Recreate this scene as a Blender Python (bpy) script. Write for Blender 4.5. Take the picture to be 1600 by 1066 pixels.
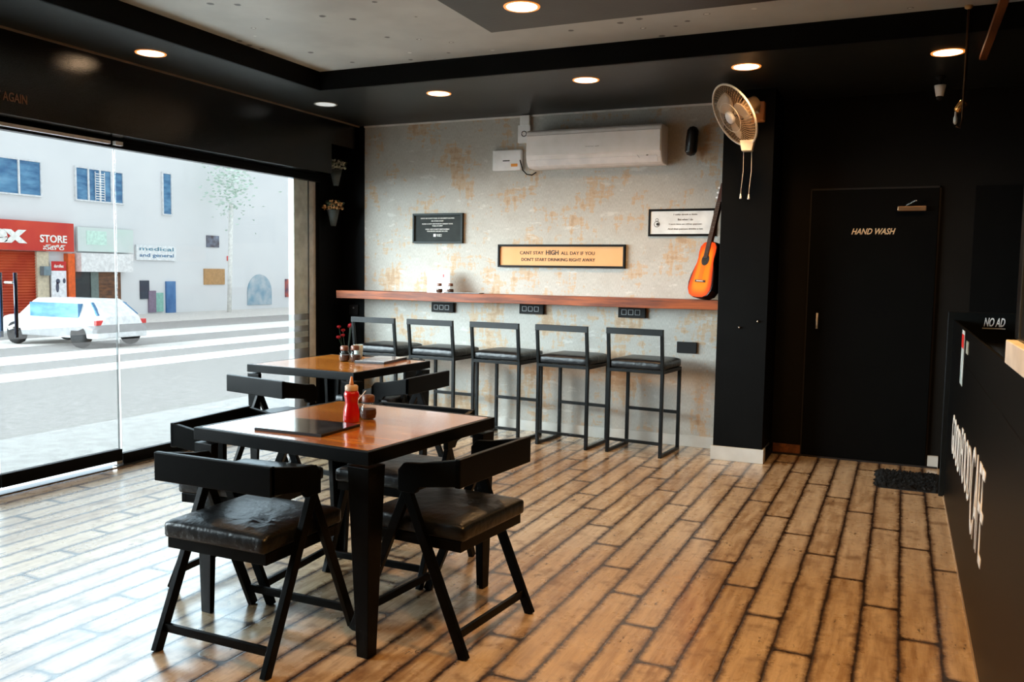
import bpy, bmesh, math, random
from mathutils import Vector, Matrix
random.seed(7)
PI = math.pi
for o in list(bpy.data.objects): bpy.data.objects.remove(o, do_unlink=True)
sc = bpy.context.scene
COL = sc.collection

# ------------------------------------------------------------------ camera
F_PX, YAW, PITCH, ROLL, EYE = 1339.4, math.radians(24.39), math.radians(4.54), math.radians(.895), 1.375
fw = Vector((-math.sin(YAW)*math.cos(PITCH), math.cos(YAW)*math.cos(PITCH), -math.sin(PITCH)))
r0 = Vector((math.cos(YAW), math.sin(YAW), 0)); u0 = r0.cross(fw)
rr = math.cos(ROLL)*r0 + math.sin(ROLL)*u0
uu = -math.sin(ROLL)*r0 + math.cos(ROLL)*u0
cam_d = bpy.data.cameras.new('camera'); cam = bpy.data.objects.new('camera', cam_d); COL.objects.link(cam)
cam_d.sensor_width = 36; cam_d.lens = F_PX/1600*36; cam_d.clip_start = .05; cam_d.clip_end = 300
cam.matrix_world = Matrix(((rr.x, uu.x, -fw.x, 0), (rr.y, uu.y, -fw.y, 0), (rr.z, uu.z, -fw.z, EYE), (0, 0, 0, 1)))
sc.camera = cam

# ------------------------------------------------------------------ light and exposure
SKY, SUN, ADDED_SUN, WARM = 1.35, 2.7, 24.0, 1.0
w = bpy.data.worlds.new('sky'); sc.world = w; w.use_nodes = True
bg = w.node_tree.nodes['Background']; bg.inputs[0].default_value = (.86, .93, 1.0, 1); bg.inputs[1].default_value = SKY
sd = bpy.data.lights.new('sun', 'SUN'); sd.energy = SUN; sd.angle = math.radians(52); sd.color = (.62, .84, 1.0)
sun = bpy.data.objects.new('sun', sd); COL.objects.link(sun)
sun.rotation_euler = Vector((-.76, .45, .47)).to_track_quat('Z', 'Y').to_euler()   # from beyond the street roofs
hd = bpy.data.lights.new('added_low_sun', 'SUN'); hd.energy = ADDED_SUN; hd.angle = math.radians(64); hd.color = (.80, .92, 1.0)
added_sun = bpy.data.objects.new('added_low_sun', hd); COL.objects.link(added_sun)
added_sun.rotation_euler = Vector((-.72, -.66, .10)).to_track_quat('Z', 'Y').to_euler()   # second low sun lamp, added to brighten the back wall
sc.view_settings.view_transform = 'Standard'; sc.view_settings.look = 'None'
sc.view_settings.exposure = .12; sc.view_settings.gamma = 1; sc.view_settings.use_curve_mapping = False
sc.cycles.max_bounces = 8; sc.cycles.diffuse_bounces = 4; sc.cycles.glossy_bounces = 4
sc.cycles.transparent_max_bounces = 16; sc.cycles.use_denoising = True; sc.cycles.sample_clamp_indirect = 6
sc.cycles.caustics_reflective = False; sc.cycles.caustics_refractive = False

# ------------------------------------------------------------------ materials
def lin(c):
    return tuple(((v/255)/12.92 if v/255 <= .04045 else ((v/255+.055)/1.055)**2.4) for v in c) + (1,)
MATS = {}
def mat(name, rgb, rough=.5, metal=0, spec=.5, noise=None, bump=None, emit=None, coat=0):
    """noise = (rgb2, scale, stretch); bump = (scale, strength)"""
    if name in MATS: return MATS[name]
    m = bpy.data.materials.new(name); m.use_nodes = True; nt = m.node_tree; b = nt.nodes['Principled BSDF']
    b.inputs['Base Color'].default_value = lin(rgb); b.inputs['Roughness'].default_value = rough
    b.inputs['Metallic'].default_value = metal; b.inputs['Specular IOR Level'].default_value = spec
    b.inputs['Coat Weight'].default_value = coat; b.inputs['Coat Roughness'].default_value = .08
    tc = nt.nodes.new('ShaderNodeTexCoord')
    if noise is None: noise = (tuple(min(255, v*1.12+2) for v in rgb), 9, (1, 1, 1))
    c2, sc_, st = noise
    mp = nt.nodes.new('ShaderNodeMapping'); mp.inputs['Scale'].default_value = st
    nz = nt.nodes.new('ShaderNodeTexNoise'); nz.inputs['Scale'].default_value = sc_; nz.inputs['Detail'].default_value = 6
    mx = nt.nodes.new('ShaderNodeMix'); mx.data_type = 'RGBA'
    mx.inputs[6].default_value = lin(rgb); mx.inputs[7].default_value = lin(c2)
    rp = nt.nodes.new('ShaderNodeMapRange'); rp.inputs[1].default_value = .35; rp.inputs[2].default_value = .7
    nt.links.new(tc.outputs['Object'], mp.inputs[0]); nt.links.new(mp.outputs[0], nz.inputs['Vector'])
    nt.links.new(nz.outputs[0], rp.inputs[0]); nt.links.new(rp.outputs[0], mx.inputs[0]); nt.links.new(mx.outputs[2], b.inputs['Base Color'])
    if bump:
        n2 = nt.nodes.new('ShaderNodeTexNoise'); n2.inputs['Scale'].default_value = bump[0]; n2.inputs['Detail'].default_value = 5
        bp = nt.nodes.new('ShaderNodeBump'); bp.inputs['Strength'].default_value = bump[1]; bp.inputs['Distance'].default_value = .01
        nt.links.new(tc.outputs['Object'], n2.inputs['Vector']); nt.links.new(n2.outputs[0], bp.inputs['Height']); nt.links.new(bp.outputs[0], b.inputs['Normal'])
    if emit:
        b.inputs['Emission Color'].default_value = lin(emit[0]); b.inputs['Emission Strength'].default_value = emit[1]
    MATS[name] = m; return m

class NT:
    """tiny node-graph writer"""
    def __init__(s, name):
        s.m = bpy.data.materials.new(name); s.m.use_nodes = True; s.t = s.m.node_tree; s.b = s.t.nodes['Principled BSDF']; MATS[name] = s.m
    def put(s, sock, v):
        if isinstance(v, bpy.types.NodeSocket): s.t.links.new(v, sock)
        else: sock.default_value = v
    def math(s, op, a, b=0, c=0, clamp=False):
        n = s.t.nodes.new('ShaderNodeMath'); n.operation = op; n.use_clamp = clamp
        s.put(n.inputs[0], a); s.put(n.inputs[1], b); s.put(n.inputs[2], c); return n.outputs[0]
    def noise(s, vec, scale, detail=5, rough=.5, out=0):
        n = s.t.nodes.new('ShaderNodeTexNoise'); s.put(n.inputs['Vector'], vec); n.inputs['Scale'].default_value = scale
        n.inputs['Detail'].default_value = detail; n.inputs['Roughness'].default_value = rough; return n.outputs[out]
    def vec(s, x, y, z):
        n = s.t.nodes.new('ShaderNodeCombineXYZ'); s.put(n.inputs[0], x); s.put(n.inputs[1], y); s.put(n.inputs[2], z); return n.outputs[0]
    def pos(s):
        g = s.t.nodes.new('ShaderNodeTexCoord'); x = s.t.nodes.new('ShaderNodeSeparateXYZ'); s.t.links.new(g.outputs['Object'], x.inputs[0])
        return g.outputs['Object'], x.outputs[0], x.outputs[1], x.outputs[2]
    def ramp(s, v, a, b, lo=0, hi=1):
        n = s.t.nodes.new('ShaderNodeMapRange'); n.interpolation_type = 'SMOOTHSTEP'; s.put(n.inputs[0], v)
        for k, q in zip((1, 2, 3, 4), (a, b, lo, hi)): n.inputs[k].default_value = q
        return n.outputs[0]
    def mix(s, f, a, b):
        n = s.t.nodes.new('ShaderNodeMix'); n.data_type = 'RGBA'
        s.put(n.inputs[0], f); s.put(n.inputs[6], a if isinstance(a, bpy.types.NodeSocket) else lin(a)); s.put(n.inputs[7], b if isinstance(b, bpy.types.NodeSocket) else lin(b)); return n.outputs[2]
    def bump(s, h, strength, dist=.01):
        n = s.t.nodes.new('ShaderNodeBump'); n.inputs['Strength'].default_value = strength; n.inputs['Distance'].default_value = dist
        s.put(n.inputs['Height'], h); s.t.links.new(n.outputs[0], s.b.inputs['Normal'])
    def set(s, **k):
        for a, v in k.items(): s.put(s.b.inputs[{'color': 'Base Color', 'rough': 'Roughness', 'spec': 'Specular IOR Level', 'metal': 'Metallic', 'coat': 'Coat Weight', 'coatr': 'Coat Roughness'}[a]], v)
        return s.m

# plank floor: boards .143 wide, 1.23 long, each row shifted by .305
def floor_mat():
    n = NT('worn_plank_floor'); P, X, Y, Z = n.pos()
    wob = n.math('MULTIPLY', n.math('SUBTRACT', n.noise(P, 5, 3), .5), .012)
    u = n.math('DIVIDE', n.math('ADD', n.math('SUBTRACT', X, .05), wob), .143)
    col = n.math('FLOOR', u); fu = n.math('SUBTRACT', u, col)
    v = n.math('DIVIDE', n.math('ADD', n.math('ADD', n.math('SUBTRACT', Y, 4.76), n.math('MULTIPLY', col, .303)), wob), 1.23)
    row = n.math('FLOOR', v); fv = n.math('SUBTRACT', v, row)
    du = n.math('MULTIPLY', n.math('MINIMUM', fu, n.math('SUBTRACT', 1, fu)), .143)
    dv = n.math('MULTIPLY', n.math('MINIMUM', fv, n.math('SUBTRACT', 1, fv)), 1.23)
    # rounded-corner distance to the board edge
    k = .035
    a = n.math('MAXIMUM', n.math('SUBTRACT', k, du), 0); b = n.math('MAXIMUM', n.math('SUBTRACT', k, dv), 0)
    edge = n.math('SUBTRACT', k, n.math('SQRT', n.math('ADD', n.math('MULTIPLY', a, a), n.math('MULTIPLY', b, b))))
    wn = n.t.nodes.new('ShaderNodeTexWhiteNoise'); wn.noise_dimensions = '2D'; n.put(wn.inputs['Vector'], n.vec(col, row, 0)); rnd = wn.outputs['Value']
    off = n.math('MULTIPLY', rnd, 37)
    gv = n.vec(n.math('ADD', n.math('MULTIPLY', X, 14), off), n.math('MULTIPLY', Y, 1.6), off)
    grain = n.noise(gv, 2.2, 8, .65); grain2 = n.noise(n.vec(n.math('MULTIPLY', X, 60), n.math('MULTIPLY', Y, 5), off), 1.5, 5, .7)
    blot = n.noise(n.vec(n.math('ADD', X, off), Y, 0), 7, 6, .6)
    base = n.mix(n.ramp(grain, .3, .7), (212, 188, 152), (156, 124, 86))
    base = n.mix(n.math('MULTIPLY', n.ramp(rnd, 0, 1), .42), base, (226, 208, 178))
    base = n.mix(n.math('MULTIPLY', n.ramp(grain2, .5, .8), .5), base, (112, 78, 50))
    base = n.mix(n.math('MULTIPLY', n.ramp(blot, .52, .74), .7), base, (106, 72, 42))
    # chatter marks and knots near board ends
    kn = n.noise(n.vec(n.math('MULTIPLY', X, 45), n.math('MULTIPLY', Y, 16), off), 1, 4, .7)
    km = n.math('MULTIPLY', n.ramp(kn, .60, .66), n.ramp(n.noise(n.vec(n.math('ADD', X, off), n.math('MULTIPLY', Y, .8), 3), 4, 1), .52, .62))
    base = n.mix(n.math('MULTIPLY', km, .85), base, (48, 32, 22))
    # scorched edges
    en = n.math('MULTIPLY', n.math('SUBTRACT', n.noise(P, 24, 7, .75), .5), .055)
    e2 = n.math('ADD', edge, en)
    base = n.mix(n.math('MULTIPLY', n.ramp(e2, .0, .03, 1, 0), .88), base, (84, 55, 32))
    base = n.mix(n.ramp(n.math('ADD', edge, n.math('MULTIPLY', en, .4)), .0, .0105, .95, 0), base, (36, 24, 17))
    n.bump(n.math('ADD', n.ramp(edge, 0, .006), n.math('MULTIPLY', grain2, .12)), .25, .004)
    return n.set(color=base, rough=n.ramp(blot, .3, .8, .24, .42), spec=.5, coat=.75, coatr=.2)

def wallpaper_mat():
    n = NT('distressed_wallpaper'); P, X, Y, Z = n.pos()
    sx = n.vec(n.math('MULTIPLY', X, 1.0), 0, n.math('MULTIPLY', Z, 1.0))
    big = n.noise(sx, 2.6, 3, .5)
    hz = n.noise(n.vec(n.math('MULTIPLY', X, 7), 1, n.math('MULTIPLY', Z, 22)), 1.1, 4, .6)
    vt = n.noise(n.vec(n.math('MULTIPLY', X, 24), 2, n.math('MULTIPLY', Z, 6)), 1.1, 4, .6)
    pt = n.math('ADD', n.math('MULTIPLY', big, .9), n.math('ADD', n.math('MULTIPLY', hz, .55), n.math('MULTIPLY', vt, .55)))
    linen = n.noise(n.vec(n.math('MULTIPLY', X, 260), 0, n.math('MULTIPLY', Z, 40)), 1, 2)
    base = n.mix(n.ramp(linen, .3, .7), (176, 174, 166), (196, 194, 186))
    base = n.mix(n.math('MULTIPLY', n.ramp(n.noise(sx, 6, 6, .7), .45, .7), .55), base, (172, 166, 156))
    m1 = n.ramp(pt, 1.035, 1.10)
    base = n.mix(n.math('MULTIPLY', m1, .7), base, (194, 164, 128))
    pt2 = n.math('ADD', pt, n.math('MULTIPLY', n.math('SUBTRACT', n.noise(sx, 30, 4, .7), .5), .25))
    base = n.mix(n.math('MULTIPLY', n.ramp(pt2, 1.13, 1.2), .38), base, (158, 122, 88))
    wt = n.ramp(n.noise(n.vec(n.math('MULTIPLY', X, 5), 7, n.math('MULTIPLY', Z, 12)), 1.4, 5, .6), .6, .68)
    base = n.mix(n.math('MULTIPLY', wt, .5), base, (216, 215, 208))
    n.bump(n.math('ADD', linen, n.math('MULTIPLY', m1, .8)), .2, .003)
    return n.set(color=base, rough=.75, spec=.25)

def wood_mat(name, c1, c2, c3, rough=.3, axis=0, scale=1, coat=0):
    n = NT(name); P, X, Y, Z = n.pos()
    st = [10*scale, 10*scale, 10*scale]; st[axis] = 1.0*scale
    v = n.vec(n.math('MULTIPLY', X, st[0]), n.math('MULTIPLY', Y, st[1]), n.math('MULTIPLY', Z, st[2]))
    g = n.noise(v, 1.6, 8, .65)
    st2 = [60*scale]*3; st2[axis] = 3*scale
    g2 = n.noise(n.vec(n.math('MULTIPLY', X, st2[0]), n.math('MULTIPLY', Y, st2[1]), n.math('MULTIPLY', Z, st2[2])), 1.2, 5, .6)
    base = n.mix(n.ramp(g, .3, .68), c1, c2); base = n.mix(n.math('MULTIPLY', n.ramp(g2, .45, .75), .6), base, c3)
    n.bump(g2, .08, .002)
    return n.set(color=base, rough=rough, coat=coat, coatr=.07)

def speckle_mat():
    n = NT('grey_speckled_ceiling'); P, X, Y, Z = n.pos()
    vo = n.t.nodes.new('ShaderNodeTexVoronoi'); n.put(vo.inputs['Vector'], n.vec(X, Y, 0)); vo.inputs['Scale'].default_value = 7
    d = n.math('ADD', vo.outputs['Distance'], n.math('MULTIPLY', n.noise(P, 60, 2), .1))
    sep = n.t.nodes.new('ShaderNodeSeparateColor'); n.t.links.new(vo.outputs['Color'], sep.inputs[0])
    m = n.math('MULTIPLY', n.ramp(d, .17, .21, 1, 0), n.math("GREATER_THAN", sep.outputs[0], .4))
    m2 = n.math('MULTIPLY', n.ramp(d, .14, .17, 1, 0), n.math('GREATER_THAN', sep.outputs[1], .85))
    base = n.mix(n.ramp(n.noise(P, 3, 5), .3, .7), (186, 190, 188), (200, 204, 201))
    base = n.mix(n.math("MULTIPLY", m, .85), base, (52, 55, 54)); base = n.mix(m2, base, (235, 238, 235))
    return n.set(color=base, rough=.42, spec=.5)

def glass_mat(name, tint=(.97, .99, .98), refl=.06):
    m = bpy.data.materials.new(name); m.use_nodes = True; t = m.node_tree; t.nodes.clear()
    o = t.nodes.new('ShaderNodeOutputMaterial'); mx = t.nodes.new('ShaderNodeMixShader'); tr = t.nodes.new('ShaderNodeBsdfTransparent'); g = t.nodes.new('ShaderNodeBsdfGlossy')
    fr = t.nodes.new('ShaderNodeFresnel'); fr.inputs['IOR'].default_value = 1.35
    nz = t.nodes.new('ShaderNodeTexNoise'); nz.inputs['Scale'].default_value = 1.5; rp = t.nodes.new('ShaderNodeMapRange'); rp.inputs[3].default_value = .01; rp.inputs[4].default_value = .03
    t.links.new(nz.outputs[0], rp.inputs[0]); t.links.new(rp.outputs[0], g.inputs['Roughness'])
    tr.inputs[0].default_value = tint + (1,)
    ge = t.nodes.new('ShaderNodeNewGeometry'); mu = t.nodes.new('ShaderNodeMath'); mu.operation = 'MULTIPLY'; iv = t.nodes.new('ShaderNodeMath'); iv.operation = 'SUBTRACT'; iv.inputs[0].default_value = 1
    t.links.new(ge.outputs['Backfacing'], iv.inputs[1]); t.links.new(iv.outputs[0], mu.inputs[0]); t.links.new(fr.outputs[0], mu.inputs[1])
    t.links.new(mu.outputs[0], mx.inputs[0]); t.links.new(tr.outputs[0], mx.inputs[1]); t.links.new(g.outputs[0], mx.inputs[2]); t.links.new(mx.outputs[0], o.inputs[0])
    MATS[name] = m; return m

def film_mat():
    m = bpy.data.materials.new('frosted_film'); m.use_nodes = True; t = m.node_tree; t.nodes.clear()
    o = t.nodes.new('ShaderNodeOutputMaterial'); mx = t.nodes.new('ShaderNodeMixShader'); tl = t.nodes.new('ShaderNodeBsdfTranslucent'); df = t.nodes.new('ShaderNodeBsdfDiffuse')
    nz = t.nodes.new('ShaderNodeTexNoise'); nz.inputs['Scale'].default_value = .8; rp = t.nodes.new('ShaderNodeMapRange')
    rp.inputs[3].default_value = .22; rp.inputs[4].default_value = .26
    tl.inputs[0].default_value = FILM + (1,); df.inputs[0].default_value = (.3, .31, .32, 1)
    t.links.new(nz.outputs[0], rp.inputs[0]); t.links.new(rp.outputs[0], mx.inputs[0])
    t.links.new(tl.outputs[0], mx.inputs[1]); t.links.new(df.outputs[0], mx.inputs[2])
    m2 = t.nodes.new('ShaderNodeMixShader'); tr = t.nodes.new('ShaderNodeBsdfTransparent'); m2.inputs[0].default_value = .32
    t.links.new(mx.outputs[0], m2.inputs[1]); t.links.new(tr.outputs[0], m2.inputs[2]); t.links.new(m2.outputs[0], o.inputs[0]); return m
FILM = (.066, .061, .060)

M_FLOOR = floor_mat(); M_PAPER = wallpaper_mat(); M_SPECK = speckle_mat(); M_GLASS = glass_mat('clear_glass'); M_FILM = film_mat()
M_JAR = glass_mat('jar_glass', (.93, .95, .95))
M_TABLE = wood_mat('honey_tabletop', (212, 138, 52), (176, 102, 30), (128, 66, 20), .22, 0, 1.3, .65)
M_SHELF = wood_mat('rustic_plank', (168, 84, 32), (98, 44, 18), (50, 22, 12), .55, 0, 1.0)
M_BEAM = wood_mat('brown_wood', (150, 90, 46), (96, 54, 26), (60, 32, 16), .45, 1)
M_BLACK = mat('black_wall_paint', (4, 5, 5), .6, spec=.1, noise=((7, 8, 8), 6, (1, 1, 1)), bump=(40, .1))
M_BROWNBLACK = mat('brown_black_wall', (18, 16, 12), .7, spec=.15, noise=((21, 19, 16), 4, (1, 1, 1)))
M_LAM = mat('black_laminate', (3, 3, 3), .13, spec=.6, noise=((5, 5, 5), 30, (1, 1, 1)), bump=(160, .1))
M_SOFFIT = mat('dark_soffit', (28, 31, 31), .4, spec=.4, noise=((34, 37, 36), 5, (1, 1, 1)), bump=(60, .08))
M_METAL = mat('black_powder_coat', (3, 4, 4), .36, spec=.10, noise=((6, 7, 7), 40, (1, 1, 1)), bump=(200, .06))
M_LEATHER = mat('black_leather', (7, 9, 11), .34, spec=.45, noise=((18, 22, 25), 14, (1, 1, 1)), bump=(22, .5))
M_STOOLMETAL = mat('stool_frame_metal', (6, 9, 9), .36, spec=.2, noise=((12, 16, 16), 30, (1, 1, 1)))
M_WHITE = mat('white_plastic', (240, 240, 238), .35)
M_SKIRT = mat('white_skirting', (214, 214, 208), .45, noise=((196, 194, 186), 5, (1, 1, 1)))
M_CHROME = mat('brushed_steel', (190, 186, 178), .25, metal=1)
M_RUBBER = mat('black_rubber', (9, 9, 9), .8)
M_TEXTW = mat('white_lettering', (225, 225, 220), .6)
M_TEXTK = mat('dark_lettering', (26, 24, 20), .6)
M_CREAM = mat('cream_lettering', (236, 205, 165), .55)

# ------------------------------------------------------------------ geometry helpers
def bx(bm, lo, hi, mtx=None):
    vs = [bm.verts.new((x, y, z)) for x in (lo[0], hi[0]) for y in (lo[1], hi[1]) for z in (lo[2], hi[2])]
    for f in ((0, 1, 3, 2), (4, 6, 7, 5), (0, 4, 5, 1), (2, 3, 7, 6), (0, 2, 6, 4), (1, 5, 7, 3)): bm.faces.new([vs[i] for i in f])
    if mtx:
        for v in vs: v.co = mtx @ v.co
def beam(bm, a, b, wx, wy, up=(0, 0, 1), taper=1):
    """rectangular bar a->b, wx along 'side', wy along the other"""
    a, b = Vector(a), Vector(b); d = (b-a).normalized(); up = Vector(up)
    if abs(d.dot(up)) > .99: up = Vector((0, 1, 0))
    s = d.cross(up).normalized(); t = s.cross(d).normalized()
    vs = []
    for p, k in ((a, 1), (b, taper)):
        for i, j in ((-1, -1), (1, -1), (1, 1), (-1, 1)): vs.append(bm.verts.new(p + s*(i*wx*k/2) + t*(j*wy*k/2)))
    for f in ((3, 2, 1, 0), (4, 5, 6, 7), (0, 1, 5, 4), (1, 2, 6, 5), (2, 3, 7, 6), (3, 0, 4, 7)): bm.faces.new([vs[i] for i in f])
def lathe(bm, prof, n=24, c=(0, 0, 0), mtx=None, cap=True):
    rings = []
    for r, z in prof:
        rings.append([bm.verts.new((c[0]+r*math.cos(2*PI*i/n), c[1]+r*math.sin(2*PI*i/n), c[2]+z)) for i in range(n)])
    for a, b in zip(rings, rings[1:]):
        for i in range(n): bm.faces.new((a[i], a[(i+1) % n], b[(i+1) % n], b[i]))
    if cap: bm.faces.new(rings[0][::-1]); bm.faces.new(rings[-1])
    if mtx:
        for rg in rings:
            for v in rg: v.co = mtx @ v.co
def tube(bm, pts, r, n=8, closed=False):
    pts = [Vector(p) for p in pts]; rings = []; N = len(pts)
    for i, p in enumerate(pts):
        a = pts[(i-1) % N] if (closed or i > 0) else p; b = pts[(i+1) % N] if (closed or i < N-1) else p
        d = (b-a).normalized(); up = Vector((0, 0, 1)) if abs(d.z) < .95 else Vector((1, 0, 0))
        s = d.cross(up).normalized(); t = s.cross(d)
        rings.append([bm.verts.new(p + s*r*math.cos(2*PI*k/n) + t*r*math.sin(2*PI*k/n)) for k in range(n)])
    for i in range(N if closed else N-1):
        a, b = rings[i], rings[(i+1) % N]
        for k in range(n): bm.faces.new((a[k], a[(k+1) % n], b[(k+1) % n], b[k]))
    if not closed: bm.faces.new(rings[0][::-1]); bm.faces.new(rings[-1])
def prism(bm, outline, axis, a, b):
    """outline of 2D points extruded along axis from a to b"""
    def p(q, t): return {0: (t, q[0], q[1]), 1: (q[0], t, q[1]), 2: (q[0], q[1], t)}[axis]
    A = [bm.verts.new(p(q, a)) for q in outline]; B = [bm.verts.new(p(q, b)) for q in outline]
    n = len(A); bm.faces.new(A[::-1]); bm.faces.new(B)
    for i in range(n): bm.faces.new((A[i], A[(i+1) % n], B[(i+1) % n], B[i]))
def obj(name, bm, m, parent=None, bevel=0, smooth=False, subs=0, loc=None):
    bmesh.ops.recalc_face_normals(bm, faces=bm.faces)
    me = bpy.data.meshes.new(name); bm.to_mesh(me); bm.free(); me.materials.append(m)
    o = bpy.data.objects.new(name, me); COL.objects.link(o)
    if parent: o.parent = parent
    if loc: o.location = loc
    if bevel:
        b = o.modifiers.new('bevel', 'BEVEL'); b.width = bevel; b.segments = 2; b.limit_method = 'ANGLE'; b.angle_limit = math.radians(40)
    if subs:
        s = o.modifiers.new('subsurf', 'SUBSURF'); s.levels = subs; s.render_levels = subs
    if smooth:
        for p in me.polygons: p.use_smooth = True
    return o
def B(*boxes):
    bm = bmesh.new()
    for lo, hi in boxes: bx(bm, lo, hi)
    return bm
def L(prof, **k):
    bm = bmesh.new(); lathe(bm, prof, **k); return bm
def T(pts, r, **k):
    bm = bmesh.new(); tube(bm, pts, r, **k); return bm
def thing(name, label, cat, loc=(0, 0, 0), rotz=0, group=None, rot=None):
    o = bpy.data.objects.new(name, None); COL.objects.link(o); o.empty_display_size = .1
    o.location = loc; o.rotation_euler = rot if rot else (0, 0, rotz); o['label'] = label; o['category'] = cat
    if group: o['group'] = group
    return o
def tag(o, label, cat, group=None):
    o['label'] = label; o['category'] = cat
    if group: o['group'] = group
    return o
def struct(name, bm, m, parent=None, bevel=0):
    o = obj(name, bm, m, parent, bevel)
    if not parent: o['kind'] = 'structure'
    return o
def dup(root, loc, rotz, label, name=None):
    def cp(s, par):
        c = s.copy(); COL.objects.link(c); c.parent = par
        for ch in kids[s]: cp(ch, c)
        return c
    kids = {}
    def walk(s):
        kids[s] = list(s.children)
        for c in kids[s]: walk(c)
    walk(root)
    r = cp(root, None); r.location = loc; r.rotation_euler = (0, 0, rotz); r['label'] = label; return r
BACK = Matrix(((1, 0, 0), (0, 0, -1), (0, 1, 0)))      # lettering that faces -y
LEFTW = Matrix(((0, 0, 1), (1, 0, 0), (0, 1, 0)))      # faces +x
RIGHTW = Matrix(((0, 0, -1), (-1, 0, 0), (0, 1, 0)))   # faces -x
UPM = Matrix(((1, 0, 0), (0, 1, 0), (0, 0, 1)))
def text(name, s, h, wd, basis, loc, m, parent, shear=0, depth=.0015, bold=0):
    c = bpy.data.curves.new('t', 'FONT'); c.body = s; c.size = 1; c.align_x = 'CENTER'; c.align_y = 'CENTER'; c.extrude = .01; c.shear = shear; c.offset = bold; c.resolution_u = 3
    to = bpy.data.objects.new('t', c); COL.objects.link(to)
    dg = bpy.context.evaluated_depsgraph_get(); dg.update()
    me = bpy.data.meshes.new_from_object(to.evaluated_get(dg)); bpy.data.objects.remove(to); bpy.data.curves.remove(c)
    if not me.vertices: return None
    xs = [v.co.x for v in me.vertices]; ys = [v.co.y for v in me.vertices]
    cx, cy = (min(xs)+max(xs))/2, (min(ys)+max(ys))/2; sx = wd/(max(xs)-min(xs)); sy = h/(max(ys)-min(ys))
    for v in me.vertices: v.co = basis @ Vector(((v.co.x-cx)*sx, (v.co.y-cy)*sy, v.co.z/.01*depth)) + Vector(loc)
    me.name = name; me.materials.clear(); me.materials.append(m)
    o = bpy.data.objects.new(name, me); COL.objects.link(o)
    if parent: o.parent = parent
    return o

# ------------------------------------------------------------------ the room
XL, YB, YD, CZ = -4.9, 6.83, 6.93, 2.72
struct('floor', B(((XL-.02, -2.0, -.06), (2.2, YD+.05, 0))), M_FLOOR)
struct('wall_back', B(((-4.64, YB, 0), (-.9, YB+.12, 2.98))), M_PAPER)
struct('trim_12', B(((-4.64, YB-.012, CZ-.016), (-1.246, YB-.001, CZ-.001))), mat('white_cornice', (214, 212, 206), .5))
bk = struct('trim_1', B(((XL-.05, YB-.004, 0), (-4.64, YB+.12, 2.98))), M_BLACK)
struct('wall_right', B(((2.0, -2.0, 0), (2.12, YD+.1, 2.98))), M_BLACK)
struct('wall_front', B(((XL-.1, -2.12, 0), (2.12, -2.0, 2.98))), mat('grey_rear_wall', (60, 58, 54), .7))
struct('wall_passage', B(((-.9, YD, 0), (2.05, YD+.12, 2.98))), M_BROWNBLACK)
struct('trim_2', B(((-1.245, 6.44, .1), (-.885, YD, 2.98))), M_BLACK, bevel=.003)     # the black pier
struct('baseboard_pier', B(((-1.26, 6.425, 0), (-.872, 6.52, .105))), M_SKIRT, bevel=.003)
struct('baseboard_pier_side', B(((-.905, 6.52, 0), (-.872, YD-.001, .06))), M_BLACK)
struct('baseboard_back', B(((-4.64, YB-.015, 0), (-1.262, YB-.001, .09))), M_SKIRT, bevel=.002)
struct('baseboard_passage', B(((-.87, YD-.015, 0), (-.665, YD-.001, .075))), M_BEAM)
struct('baseboard_door', B(((.225, YD-.03, 0), (.295, YD-.001, .088))), M_SKIRT)
# left wall: upright strip beside the glass, header bulkhead, sill
struct('wall_left', B(((XL-.12, 6.48, 0), (XL, YB+.1, 2.98)), ((XL-.12, -2.0, 2.19), (XL, 6.48, 2.98)), ((XL-.12, -2.0, 0), (XL, .55, 2.19))), M_BLACK)
bh = struct('trim_3', B(((XL+.001, -2.0, 2.235), (-4.70, 6.40, CZ)), ((XL+.001, 6.40, 2.5), (-4.70, YB-.01, CZ))), M_LAM)
struct('trim_4', B(((-4.71, -2.0, CZ-.012), (-4.69, YB-.01, CZ))), mat('pale_edging', (120, 106, 90), .5))
struct('trim_5', B(((XL+.03, 2.4, 2.19), (XL+.06, 4.16, 2.21)), ((XL+.03, 4.2, 2.19), (XL+.06, 4.26, 2.215))), mat('white_header_strip', (226, 228, 228), .35, emit=None))  # plain white strips along the header
struct('window_frame_header', B(((XL-.04, .55, 2.175), (XL+.02, 6.48, 2.2))), M_METAL)['kind'] = 'structure'
bpy.data.objects['window_frame_header'].name = 'trim_6'
text('lettering', 'IT AGAIN', .052, .20, LEFTW, (-4.698, 3.36, 2.335), mat('bronze_lettering', (120, 82, 56), .5), bh, bold=.01)
for i, yy in enumerate((3.55, 4.2, 4.85, 5.5, 6.1, 6.55)):
    pass
# ceiling: soffit ring, raised grey field, dropped panel
TX0, TY1, TY0 = -4.06, 5.38, .2
struct('ceiling', B(((XL-.1, TY1, CZ), (2.1, YD+.1, CZ+.03)), ((XL-.1, -2.0, CZ), (TX0, TY1, CZ+.03)), ((TX0, -2.0, CZ), (2.1, TY0, CZ+.03)), ((1.2, TY0, CZ), (2.1, TY1, CZ+.03)),
    ((XL-.1, -2.1, 2.96), (2.1, YD+.1, 3.0))), M_SOFFIT)
struct('ceiling_field', B(((TX0-.3, TY0-.3, 2.855), (1.5, TY1+.3, 2.87))), M_SPECK)
bpy.data.objects['ceiling_field'].name = 'ceiling_raised'
struct('trim_7', B(((TX0-.01, TY0, CZ), (TX0+.012, TY1, 2.855)), ((TX0, TY1-.012, CZ), (1.2, TY1+.01, 2.855)), ((1.19, TY0, CZ), (1.21, TY1, 2.855))), M_BLACK)
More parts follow.
